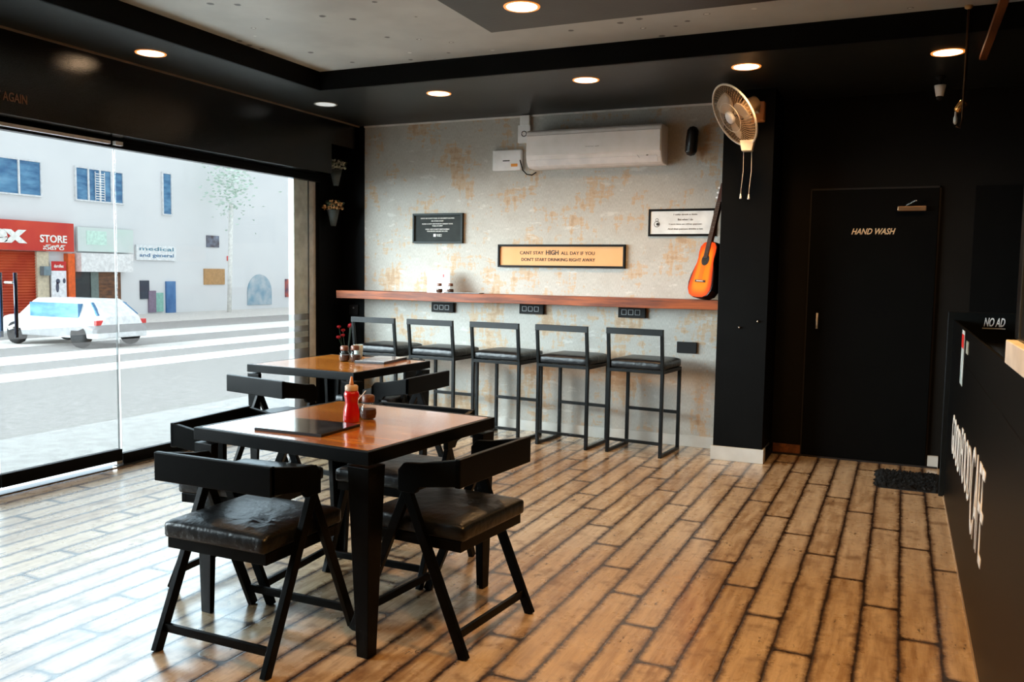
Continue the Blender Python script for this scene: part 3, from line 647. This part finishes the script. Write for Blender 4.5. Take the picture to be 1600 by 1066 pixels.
# ------------------------------------------------------------------ wall fan
fan = thing('wall_fan', 'white round wall fan with lamplight-coloured back mounted on the black pier', 'fan', (-1.0, 6.43, 2.50))
obj('wall_plate', B(((-.05, -.06, -.02), (.05, .01, .12))), mat('lamplit_fan_bracket', (222, 150, 90), .4), fan, bevel=.01)  # orange lamplight is put into the bracket and motor colours
aim = Vector((-.65, -.54, -.50)).normalized()
HC = Vector((-.115, -.30, -.012))
q = aim.to_track_quat('Z', 'Y').to_matrix().to_4x4()
HM = Matrix.Translation(HC) @ q
M_FANW = mat('fan_cream', (232, 222, 206), .35)
bm = bmesh.new(); lathe(bm, [(.03, -.20), (.05, -.19), (.058, -.10), (.05, -.05), (.03, -.04)], n=24, mtx=HM); obj('motor', bm, mat('lamplit_fan_motor', (236, 190, 140), .35), fan, smooth=True)
bm = bmesh.new(); beam(bm, (0, -.05, .05), tuple(HC + q.to_3x3() @ Vector((0, 0, -.15))), .035, .035); obj('arm', bm, M_FANW, fan, bevel=.004)
RG = .228
bm = bmesh.new()
for sgn, zc in ((1, .045), (-1, -.045)):
    for i in range(56):
        a = 2*PI*i/56; pts = []
        for k in range(6):
            rr_ = .055+(RG-.055)*k/5; tw = a+.25*sgn*k/5
            pts.append(HM @ Vector((rr_*math.cos(tw), rr_*math.sin(tw), zc*math.sqrt(max(0, 1-(rr_/RG)**2))**.8)))
        tube(bm, pts, .0011, 4)
obj('guard', bm, mat('guard_wire', (206, 176, 140), .35), fan)
bm = bmesh.new()
for rad, th in ((RG, .0075), (.108, .0025)):
    zc = 0 if rad == RG else .038
    tube(bm, [HM @ Vector((rad*math.cos(2*PI*i/40), rad*math.sin(2*PI*i/40), zc)) for i in range(40)], th, 8, closed=True)
obj('guard_ring', bm, M_FANW, fan, smooth=True)
for b in range(3):
    bm = bmesh.new(); vs = []
    for k in range(7):
        r_ = .03+.14*k/6; hw = .25+.45*math.sin(PI*min(1, k/6*.8+.1))
        vs.append([bm.verts.new(HM @ Vector((r_*math.cos(a), r_*math.sin(a), .018*(a-b*2*PI/3)/hw))) for a in [b*2*PI/3 + hw*s for s in (-1, -.5, 0, .5, 1)]])
    for a_, b_ in zip(vs, vs[1:]):
        for k in range(4): bm.faces.new((a_[k], a_[k+1], b_[k+1], b_[k]))
    o = obj('blade', bm, mat('fan_blade', (196, 176, 150), .3), fan, smooth=True); sm = o.modifiers.new('solid', 'SOLIDIFY'); sm.thickness = .002
bm = bmesh.new(); lathe(bm, [(.045, .03), (.045, .046), (.035, .052), (.004, .053)], n=24, mtx=HM); obj('hub', bm, mat('fan_badge', (236, 240, 244), .3), fan, smooth=True)
bm = bmesh.new(); prism(bm, [(-.05, .0), (.05, .0), (.035, -.075), (-.035, -.075)], 1, -.035, .03); o = obj('switch_box', bm, M_FANW, fan, bevel=.006); o.location = tuple(HC + q.to_3x3() @ Vector((0, 0, -.05)) + Vector((0.055, .02, -.195)))
for dx, ln in ((-.025, .34), (.03, .345)):
    cpos = Vector(o.location) + Vector((dx, 0, -.075)); bm = bmesh.new()
    tube(bm, [cpos, cpos + Vector((.002, 0, -ln*.4)), cpos + Vector((-.008, 0, -ln*.75)), cpos + Vector((-.01, 0, -ln+.05))], .0016, 5); c_ = obj('pull_cord', bm, mat('cord_white', (214, 208, 198), .6), fan)
    bm = bmesh.new(); lathe(bm, [(.003, .03), (.008, .0), (.007, -.006)], n=10, c=tuple(cpos + Vector((-.01, 0, -ln+.02)))); obj('cord_bell', bm, M_WHITE, c_, smooth=True)

# ------------------------------------------------------------------ planters by the corner
def planter(label, loc, s, cols, n, pot=(72, 80, 78), grp='little cone planters by the window corner'):
    t = thing('hanging_planter', label, 'planter', loc, 0, grp)
    obj('pot', L([(.018*s, -.13*s), (.02*s, -.13*s), (.05*s, 0), (.047*s, 0), (.018*s, -.12*s)], n=20, cap=False), mat('grey_pot_%d' % pot[0], pot, .5), t, smooth=True)
    obj('bracket', B(((-.08*s, -.006, -.05*s), (-.03*s, .006, -.03*s))), M_METAL, t)
    rnd = random.Random(n); 
    for nm, m_, cnt in (('foliage', mat('leaf_dark', (40, 62, 44), .5), n), ('blossom', mat('blossom_%d' % cols[0], cols, .5, noise=((cols[0]*.7, cols[1]*.6, cols[2]*.5), 60, (1, 1, 1))), n)):
        bm = bmesh.new()
        for i in range(cnt):
            a = rnd.random()*2*PI; r_ = rnd.random()**.5*.085*s; c = Vector((r_*math.cos(a), r_*math.sin(a), .005+rnd.random()*.085*s*(1-r_*4)))
            rot = Matrix.Rotation(rnd.random()*6, 3, 'Z') @ Matrix.Rotation(rnd.random()*2, 3, 'X'); k = (.015 if nm == 'foliage' else .014)*s
            vs = [bm.verts.new(c + rot @ Vector(p)) for p in ((-k, 0, 0), (0, -k*.6, .002), (k, 0, 0), (0, k*.6, .002))]; bm.faces.new(vs)
            if nm == 'blossom':
                vs = [bm.verts.new(c + rot @ Vector(p)) for p in ((0, 0, -k), (0, -k*.6, 0), (0, 0, k), (0, k*.6, 0.002))]; bm.faces.new(vs)
        obj(nm, bm, m_, t)
    return t
planter('upper grey cone planter with small white flowers beside the glazing', (-4.80, 6.60, 2.30), 1.15, (216, 224, 206), 70)
planter('lower grey cone planter with cream and orange flowers beside the glazing', (-4.815, 6.58, 1.93), 1.15, (236, 190, 130), 70)
t = thing('rose_vase', 'dark vase of red roses standing on the floor in the corner by the window', 'vase', (-4.70, 6.62, 0))
obj('vase', L([(.05, 0), (.075, .02), (.07, .4), (.045, .6), (.06, .66), (.055, .66), (.04, .6)], n=24, cap=False), mat('black_vase', (12, 13, 12), .35), t, smooth=True)
bm = bmesh.new(); rnd = random.Random(5); heads = []
for i in range(7):
    a = rnd.random()*6.28; r_ = .03+.05*rnd.random(); h_ = .74+.14*rnd.random(); tube(bm, [(0, 0, .5), (r_*math.cos(a)*.5, r_*math.sin(a)*.5, .66), (r_*math.cos(a), r_*math.sin(a), h_)], .003, 5); heads.append((r_*math.cos(a), r_*math.sin(a), h_))
obj('stem', bm, mat('leaf_dark', (40, 62, 44), .5), t)
for hx, hy, hz in heads: obj('rose', L([(.006, -.014), (.018, -.006), (.021, .006), (.014, .014), (.004, .01)], n=10, c=(hx, hy, hz)), mat('rose_red', (170, 22, 34), .5), t, smooth=True)
t = thing('socket_outlet', 'tiny socket in the black corner under the end of the counter', 'socket', (-4.75, YB, 1.0), 0, 'black wall sockets')
obj('plate', B(((-.05, -.02, -.05), (.05, 0, .05))), M_RUBBER, t, bevel=.004)
obj('indicator', L([(.009, 0), (.009, .004)], n=12, mtx=Matrix.Translation((0, -.02, .02)) @ Matrix.Rotation(PI/2, 4, 'X')), mat('dull_silver', (130, 130, 128), .4), t)
for k, (xx, zz) in enumerate(((-1.08, 1.0), (-.95, 1.05))):
    o = obj('wall_hook', L([(.006, 0), (.009, .012), (.004, .02)], n=10, mtx=Matrix.Translation((xx, 6.44, zz)) @ Matrix.Rotation(PI/2, 4, 'X')), M_CHROME, smooth=True)
    tag(o, ('tiny silver hook low on the black pier, the left one of two', 'tiny silver hook low on the black pier, the right one of two')[k], 'hook', 'hooks on the black pier')

# ------------------------------------------------------------------ serving counter on the right
M_CNT = mat('counter_black', (3, 4, 4), .4, spec=.12, noise=((5, 6, 6), 8, (1, 1, 1)))
sc_ = thing('serving_counter', 'long black serving counter with white lettering along the right edge', 'counter', (.30, 0, 0))
obj('body', B(((0, -.6, 0), (.62, 6.02, .96))), M_CNT, sc_, bevel=.003)
obj('front_lip', B(((0, -.6, .9605), (.012, 6.02, 1.125))), M_CNT, sc_, bevel=.002)
obj('worktop', B(((.013, -.6, .961), (.66, 6.019, .99))), mat('counter_top', (16, 18, 18), .25), sc_, bevel=.003)
e = obj('end_panel', B(((-.03, 6.02, 0), (.70, 6.06, 1.175))), mat('teal_black_panel', (8, 12, 12), .4, spec=.3), sc_, bevel=.002)
text('lettering', 'NO AD', .055, .115, BACK, (.225, 6.018, 1.118), M_TEXTW, e, shear=.3, bold=.02)
obj('underline', B(((.16, 6.0175, 1.077), (.285, 6.0195, 1.083))), M_TEXTW, e)
for s, y0, y1, z0, z1, dp in (('GOOD', 4.75, 5.45, .40, .62, 0), ('FOOD', 4.05, 4.68, .42, .66, 0), ('CAFE', 3.42, 4.0, .34, .70, 0)):
    text('lettering', s, z1-z0, y1-y0, RIGHTW, (-.0015, (y0+y1)/2, (z0+z1)/2), M_TEXTW, sc_, bold=-.01)
obj('kickplate', B(((-.004, 3.0, 0), (0, 6.0, .012))), mat('pale_kick', (150, 130, 105), .5), sc_)
po = thing('paper_poster', 'small red and white poster stuck on the front of the serving counter', 'poster', (.2995, 4.98, .985))
obj('paper', B(((-.002, -.09, -.15), (0, .09, .13))), mat('poster_white', (224, 228, 226), .5, noise=((120, 150, 150), 12, (1, 1, 1))), po)
obj('red_band', B(((-.003, -.08, .04), (-.002, .08, .11))), mat('poster_red', (200, 30, 26), .5), po)
pq = tag(obj('price_label', B(((.2965, 4.6, 1.02), (.2995, 4.72, 1.08))), mat('pale_label', (150, 156, 140), .5, noise=((190, 190, 180), 50, (1, 1, 1)))), 'small pale label beside the red and white poster on the serving counter', 'label')
nh = thing('napkin_holder', 'small holder with cream and tan napkins behind the counter lip', 'napkin holder', (.39, 3.36, .9905), R(15))
obj('holder', B(((-.05, -.04, 0), (.05, .04, .11))), M_METAL, nh, bevel=.003)
for k in range(3): obj('napkin', B(((-.045, -.035+k*.024, .111), (.045, -.018+k*.024, .165-k*.008))), (mat('paper_cream', (235, 226, 210), .5), mat('paper_tan', (216, 160, 120), .5), mat('paper_cream', (235, 226, 210), .5))[k], nh)
dc = thing('display_cabinet', 'tall black display cabinet standing on the near end of the serving counter', 'cabinet', (.315, 2.0, .991))
obj('cabinet_body', B(((.0, -1.4, .21), (.5, .98, 1.70)), ((.01, -1.4, 0), (.45, .9, .14))), mat('cabinet_black', (4, 5, 5), .3, spec=.3), dc, bevel=.004)
obj('light_strip', B(((-.027, -1.4, .139), (.48, .93, .209))), mat('white_plinth', (226, 222, 212), .4), dc, bevel=.003)
obj('edge_trim', B(((-.004, .84, .22), (.0, .86, 1.69))), mat('thin_steel', (70, 74, 74), .3, metal=.5), dc)
mb = thing('overhead_canopy', 'dark timber edged canopy hanging over the serving counter', 'canopy', (.36, 4.0, 2.40))
obj('panel', B(((.1, -.98, .05), (1.4, .4, .30))), M_BLACK, mb, bevel=.004)
obj('edge_beam', B(((-.01, -.98, .27), (.03, 1.85, .30))), M_BEAM, mb, bevel=.003)
obj('end_board', B(((.09, .4, .04), (.62, .43, .14))), M_BEAM, mb, bevel=.003)
rd = thing('hanging_rod', 'dark hanging rod with a hooked end in front of the serving counter', 'rod', (.255, 5.35, 2.855))
obj('rod', T([(0, 0, 0), (0, 0, -.3), (0, 0, -.60), (-.012, 0, -.65), (-.03, 0, -.64)], .006, n=8), mat('antique_bronze', (92, 64, 36), .35, metal=.6), rd, smooth=True)
obj('ceiling_cap', L([(.02, 0), (.02, -.012), (.008, -.02)], n=16), mat('cap_gold', (176, 140, 90), .35), rd, smooth=True)
sl = thing('spotlight', 'small bronze spotlight head glinting beside the hanging rod', 'spotlight', (.225, 5.45, 2.31))
obj('lamp_head', L([(.012, 0), (.02, .01), (.026, .06), (.022, .065)], n=18, mtx=Matrix.Rotation(R(40), 4, 'Y')), mat('gold_metal', (214, 160, 90), .25, metal=.8), sl, smooth=True)
obj('stem', T([(.02, 0, .04), (.04, 0, .2), (.04, 0, CZ-2.31)], .006), M_METAL, sl)
obj('bulb', L([(.004, -.07), (.011, -.06), (.011, -.035), (.006, -.02), (.006, .0)], n=12), mat('clear_bulb', (200, 200, 190), .15), sl, smooth=True)
cc = thing('security_camera', 'small white security camera under the ceiling near the door', 'camera', (.165, 6.45, CZ))
obj('mount', L([(.03, 0), (.03, -.012), (.01, -.03), (.008, -.07)], n=16), M_RUBBER, cc, smooth=True)
b_ = obj('camera_body', L([(.036, -.06), (.034, -.075), (.024, -.13), (.020, -.132)], n=20), M_WHITE, cc, smooth=True)
obj('lens', L([(.018, -.13), (.018, -.15), (.008, -.158)], n=16), M_RUBBER, b_, smooth=True)
# shaggy mat
dm = thing('door_mat', 'shaggy black door mat on the planks in front of the hand wash door', 'door mat', (.10, 6.31, 0))
obj('backing', B(((-.185, -.23, 0), (.175, .24, .008))), M_RUBBER, dm)
bm = bmesh.new(); rnd = random.Random(2)
for i in range(2600):
    x, y = rnd.uniform(-.19, .18), rnd.uniform(-.235, .245); a = rnd.uniform(-.7, .7)+(.6 if rnd.random() < .5 else 2.6); l_ = rnd.uniform(.02, .045); h_ = rnd.uniform(.012, .04)
    w_ = .0022; dx, dy = math.cos(a)*l_, math.sin(a)*l_*.5
    vs = [bm.verts.new(p) for p in ((x-w_, y, .006), (x+w_, y, .006), (x+dx*.5+w_, y+dy*.5, h_), (x+dx, y+dy, h_*.6), (x+dx*.5-w_, y+dy*.5, h_))]; bm.faces.new(vs)
o = obj('pile', bm, mat('mat_fibre', (7, 8, 8), .6, spec=.2, noise=((34, 31, 27), 40, (1, 1, 1))), dm); o['kind'] = 'stuff'

# ------------------------------------------------------------------ the street outside
FX = -30
struct('ground', B(((-60, -30, -1.0), (XL-.13, 70, -.65))), mat('pale_street', (196, 192, 187), .9))
struct('trim_11', B(((XL-1.6, -3, -.65), (XL-.03, 9, -.02))), mat('pale_step', (228, 226, 222), .8))
cp = thing('concrete_pillar', 'rough grey concrete pillar outside at the end of the glazing', 'pillar', (-4.97, 6.62, -.65))
obj('shaft', B(((-.03, -.45, 0), (.03, .4, 4.2))), mat('rough_concrete', (226, 230, 228), .85, noise=((190, 196, 194), 12, (1, 1, 1))), cp)
M_FAC = mat('white_render_wall', (214, 216, 218), .9, noise=((222, 223, 224), .4, (1, 1, 1)))
bd = thing('shop_building', 'white two storey shop building across the street', 'building', (FX, 0, -.65))
def W(y0, y1, z0, z1, x0=0, x1=.06): return ((x0, y0, z0+.65), (x1, y1, z1+.65))
obj('wall', B(((-6, 6, 0), (0, 62, 7.9))), M_FAC, bd)
M_BLUEGL = mat('blue_window_glass', (44, 96, 140), .25, noise=((96, 150, 186), 1.4, (1, 1, 3)))
for y0, y1, z0, z1, n in ((19.0, 22.5, 4.02, 5.26, 4), (24.06, 26.27, 4.03, 5.27, 4), (28.45, 28.89, 3.75, 5.52, 1)):
    f = bmesh.new()
    for a, b in ((y0-.06, y0), (y1, y1+.06)): bx(f, *W(a, b, z0-.06, z1+.06, 0, .09))
    for a, b in ((z0-.06, z0), (z1, z1+.06)): bx(f, *W(y0, y1, a, b, 0, .09))
    for i in range(1, n): bx(f, *W(y0+(y1-y0)*i/n-.035, y0+(y1-y0)*i/n+.035, z0, z1, 0, .09))
    fo = obj('window_frame', f, mat('window_white', (200, 202, 204), .5), bd)
    obj('pane', B(W(y0, y1, z0, z1, 0, .04)), M_BLUEGL, fo)
gr = obj('window_grille', B(*([W(24.9, 24.93, 4.05, 5.2, .09, .1), W(25.35, 25.38, 4.05, 5.2, .09, .1)] + [W(24.9, 25.38, 4.1+i*.1, 4.13+i*.1, .09, .1) for i in range(11)])), mat('grille_white', (225, 225, 225), .5), bd)
bm = bmesh.new()
for i in range(24): z = -.6+i*.105; prism(bm, [(.02, z+.65), (.07, z+.70), (.02, z+.755)], 1, 17.0, 22.2)
obj('roller_shutter', bm, mat('rust_red_shutter', (170, 52, 28), .6, noise=((196, 86, 46), 1.2, (1, 1, 1))), bd)
obj('pilaster', B(W(22.2, 22.7, -.6, 1.9, 0, .15)), mat('cream_pilaster', (196, 184, 160), .8), bd)
obj('pilaster', B(W(23.46, 23.76, -.4, 1.86, 0, .25)), mat('orange_pilaster', (214, 92, 36), .7), bd)
obj('awning', B(W(23.85, 26.36, 1.16, 1.9, 0, .5)), mat('awning_white', (214, 214, 214), .8), bd)
obj('doorway', B(W(23.8, 25.0, -.3, 1.15, 0, .05)), mat('dark_doorway', (22, 32, 36), .4), bd)
obj('doorway', B(W(24.62, 24.98, -.3, 1.15, .05, .08)), mat('green_grey_door', (96, 112, 108), .4), bd)
obj('doorway', B(W(25.0, 26.1, -.3, 1.15, 0, .05)), mat('brown_shelves', (120, 78, 46), .6, noise=((70, 44, 28), 3, (1, 1, 3))), bd)
obj('doorway', B(W(27.12, 27.6, -.0, .80, 0, .05)), mat('navy_opening', (28, 40, 58), .4), bd)
obj('doorway', B(W(27.55, 27.95, -.6, .35, 0, .07)), mat('mauve_door', (120, 104, 124), .5), bd)
obj('doorway', B(W(27.95, 28.36, -.58, .25, 0, .07)), mat('mint_door', (124, 172, 160), .5), bd)
obj('blue_door', B(W(28.53, 29.07, -.95, .76, 0, .08)), mat('blue_door_paint', (42, 92, 150), .5, noise=((80, 130, 180), 2, (1, 1, 1))), bd)
obj('doorway', B(W(31.05, 31.85, 2.37, 2.92, 0, .05)), mat('dark_balcony_opening', (60, 44, 50), .6, noise=((130, 140, 160), 3, (1, 1, 1))), bd)
obj('doorway', B(W(30.85, 32.2, .6, 1.35, 0, .05)), mat('tan_opening', (170, 130, 84), .7), bd)
bm = bmesh.new(); o_ = [(33.8, .2)] + [(34.7-.9*math.cos(a*PI/12), .2+.65+.9*math.sin(a*PI/12)) for a in range(13)] + [(35.6, .2)]
prism(bm, o_, 0, 0, .05); obj('arched_window', bm, mat('arch_glass', (120, 156, 176), .3, noise=((190, 196, 200), 1.5, (1, 1, 1))), bd)
obj('doorway', B(W(36.7, 37.3, -.1, .86, 0, .05)), mat('orange_red_goods', (190, 84, 60), .6, noise=((60, 60, 90), 3, (1, 1, 1))), bd)
obj('doorway', B(W(32.4, 32.62, 1.75, 1.98, 0, .05)), mat('tiny_red_sign', (214, 60, 60), .6), bd)
ss = thing('shop_sign', 'big red shop signboard with white lettering across the street', 'sign', (FX+.3, 20.6, 2.48))
SB = obj('board', B(((-.1, -3.4, -.55), (.0, 3.1, .55))), mat('sign_red', (190, 34, 22), .5, noise=((206, 62, 30), .8, (1, 1, 1))), ss)
text('lettering', 'duroflex', .72, 4.6, LEFTW, (.01, -1.2, .06), M_TEXTW, SB, bold=.05, depth=.02)
text('lettering', 'STORE', .29, 1.14, LEFTW, (.01, 2.2, -.08), M_TEXTW, SB, bold=.02, depth=.02)
text('lettering', 'స్టోర్', .20, .95, LEFTW, (.01, 2.22, -.40), M_TEXTW, SB, bold=.01, depth=.02)
ps = thing('shop_poster', 'tall white and red advertising poster beside the red shutter', 'poster', (FX+.25, 23.04, .5))
pb = obj('panel', B(((-.05, -.32, -1.04), (0, .32, 1.05))), mat('poster_panel', (220, 222, 226), .6), ps)
obj('red_band', B(((0, -.32, .69), (.01, .32, 1.05)), ((0, -.32, -1.04), (.01, .32, -.78))), mat('band_red', (180, 28, 26), .6), pb)
text('lettering', 'duroflex', .13, .42, LEFTW, (.012, 0, .87), M_TEXTW, pb, bold=.03); text('lettering', 'duroflex', .13, .5, LEFTW, (.012, 0, -.91), M_TEXTW, pb, bold=.03)
bm = bmesh.new()
for (yy, zz, ry, rz_) in ((-.05, .28, .09, .1), (-.08, .05, .07, .2), (.22, .3, .06, .1), (.02, -.45, .04, .14)): lathe(bm, [(.001, 0), (1, .0), (1, .004), (.001, .004)], n=16, mtx=Matrix.Translation((.004, yy, zz)) @ Matrix.Diagonal((1, ry, rz_, 1)) @ Matrix.Rotation(PI/2, 4, 'Y'))
obj('printed_figure', bm, mat('poster_ink', (70, 74, 92), .6), pb)
em = tag(obj('meter_box', B(((FX+.155, 22.3, 1.0), (FX+.4, 22.6, 1.35))), mat('meter_grey', (110, 128, 136), .5), bevel=.02), 'small grey electricity meter box between the shutter and the poster', 'meter box')
ts = thing('shop_sign', 'small blue lettered shop sign above the far doorways', 'sign', (FX+.1, 28.0, 1.98))
tsb = obj('board', B(((-.08, -1.1, -.3), (0, 1.1, .35))), mat('pale_board', (212, 216, 218), .6), ts)
text('lettering', 'medical', .16, 1.9, LEFTW, (.01, 0, .2), mat('teal_letter', (70, 128, 150), .5), tsb, bold=.01); text('lettering', 'and general', .2, 1.9, LEFTW, (.01, 0, -.1), mat('blue_letter', (60, 110, 150), .5), tsb, bold=.01)
bb = thing('shop_sign', 'pale washed out green and white signboard right of the red one', 'sign', (FX+.2, 25.3, 2.45))
bbb = obj('board', B(((-.1, -1.35, -.48), (0, 1.35, .48))), mat('washed_board', (206, 214, 212), .6, noise=((196, 214, 206), 1, (1, 1, 1))), bb)
obj('printed_panel', B(((0, -.95, -.2), (.01, .0, .35))), mat('washed_green', (184, 212, 200), .6), bbb)
# car
def sorted_box(a, b): return (tuple(map(min, a, b)), tuple(map(max, a, b)))
car = thing('parked_car', 'white parked car with blue tinted windows across the street', 'car', (-19, 15.6, -.65))
sec = [(-.82, .25), (.82, .25), (.84, .62), (.70, .78), (.58, 1.12), (.42, 1.2), (-.42, 1.2), (-.58, 1.12), (-.70, .78), (-.84, .62)]
def carbody(secs):
    bm = bmesh.new(); rings = []
    for x, ky, kz in secs: rings.append([bm.verts.new((x, y*ky, .25+(z-.25)*kz)) for y, z in sec])
    for a, b in zip(rings, rings[1:]):
        for i in range(len(sec)): bm.faces.new((a[i], a[(i+1) % len(sec)], b[(i+1) % len(sec)], b[i]))
    bm.faces.new(rings[0][::-1]); bm.faces.new(rings[-1]); return bm
obj('body', carbody([(1.15, .9, .55), (1.05, .98, .62), (.55, 1, 1.0), (-1.4, 1, 1.0), (-2.0, 1, .55), (-2.6, .92, .5)]), mat('car_white', (206, 208, 210), .3, coat=.5), car, bevel=.03, smooth=False)
bm = bmesh.new(); vs = [bm.verts.new(p) for p in ((1.0, -.62, .82), (1.0, .62, .82), (.64, .5, 1.13), (.64, -.5, 1.13), (.94, -.62, .80), (.94, .62, .80), (.58, .5, 1.10), (.58, -.5, 1.10))]
for f in ((0, 1, 2, 3), (7, 6, 5, 4), (0, 4, 5, 1), (1, 5, 6, 2), (2, 6, 7, 3), (3, 7, 4, 0)): bm.faces.new([vs[i] for i in f])
obj('rear_window', bm, M_BLUEGL, car)
for s in (-1, 1):
    obj('side_window', B(sorted_box((-1.3, s*.5, .74), (.45, s*.735, 1.10))), M_BLUEGL, car)
    obj('tail_light', B(((1.02, s*.66-.1, .58), (1.12, s*.66+.1, .70))), mat('tail_red', (190, 30, 26), .3), car, bevel=.01)
    for x in (.55, -1.8): obj('wheel', L([(.12, -.09), (.28, -.09), (.3, 0), (.28, .09), (.12, .09)], n=20, mtx=Matrix.Translation((x, s*.74, .3)) @ Matrix.Rotation(PI/2, 4, 'X')), M_RUBBER, car, smooth=True)
# tree beyond, with haze and overexposure put into its pale colours
tr = thing('street_tree', 'leafy tree coloured pale with haze in front of the far end of the street building', 'tree', (-28.5, 30.9, -.65))
bm = bmesh.new(); tube(bm, [(0, 0, 0), (.05, .05, 2.5), (0, .2, 5.0)], .1, 8); obj('trunk', bm, mat('haze_paled_bark', (214, 214, 210), .9), tr, smooth=True)
bm = bmesh.new(); rnd = random.Random(9)
for i in range(420):
    d = Vector((rnd.gauss(0, .5), rnd.gauss(0, .6), rnd.gauss(0, .75))); c = Vector((0, .2, 6.0))+d; rot = Matrix.Rotation(rnd.random()*6, 3, 'Z') @ Matrix.Rotation(rnd.random()*3, 3, 'X'); k = .11
    vs = [bm.verts.new(c + rot @ Vector(p)) for p in ((-k, 0, 0), (0, -k*.5, .02), (k, 0, 0), (0, k*.5, .02))]; bm.faces.new(vs)
obj('crown', bm, mat('haze_paled_leaf', (200, 214, 204), .8, noise=((180, 204, 190), 3, (1, 1, 1))), tr)
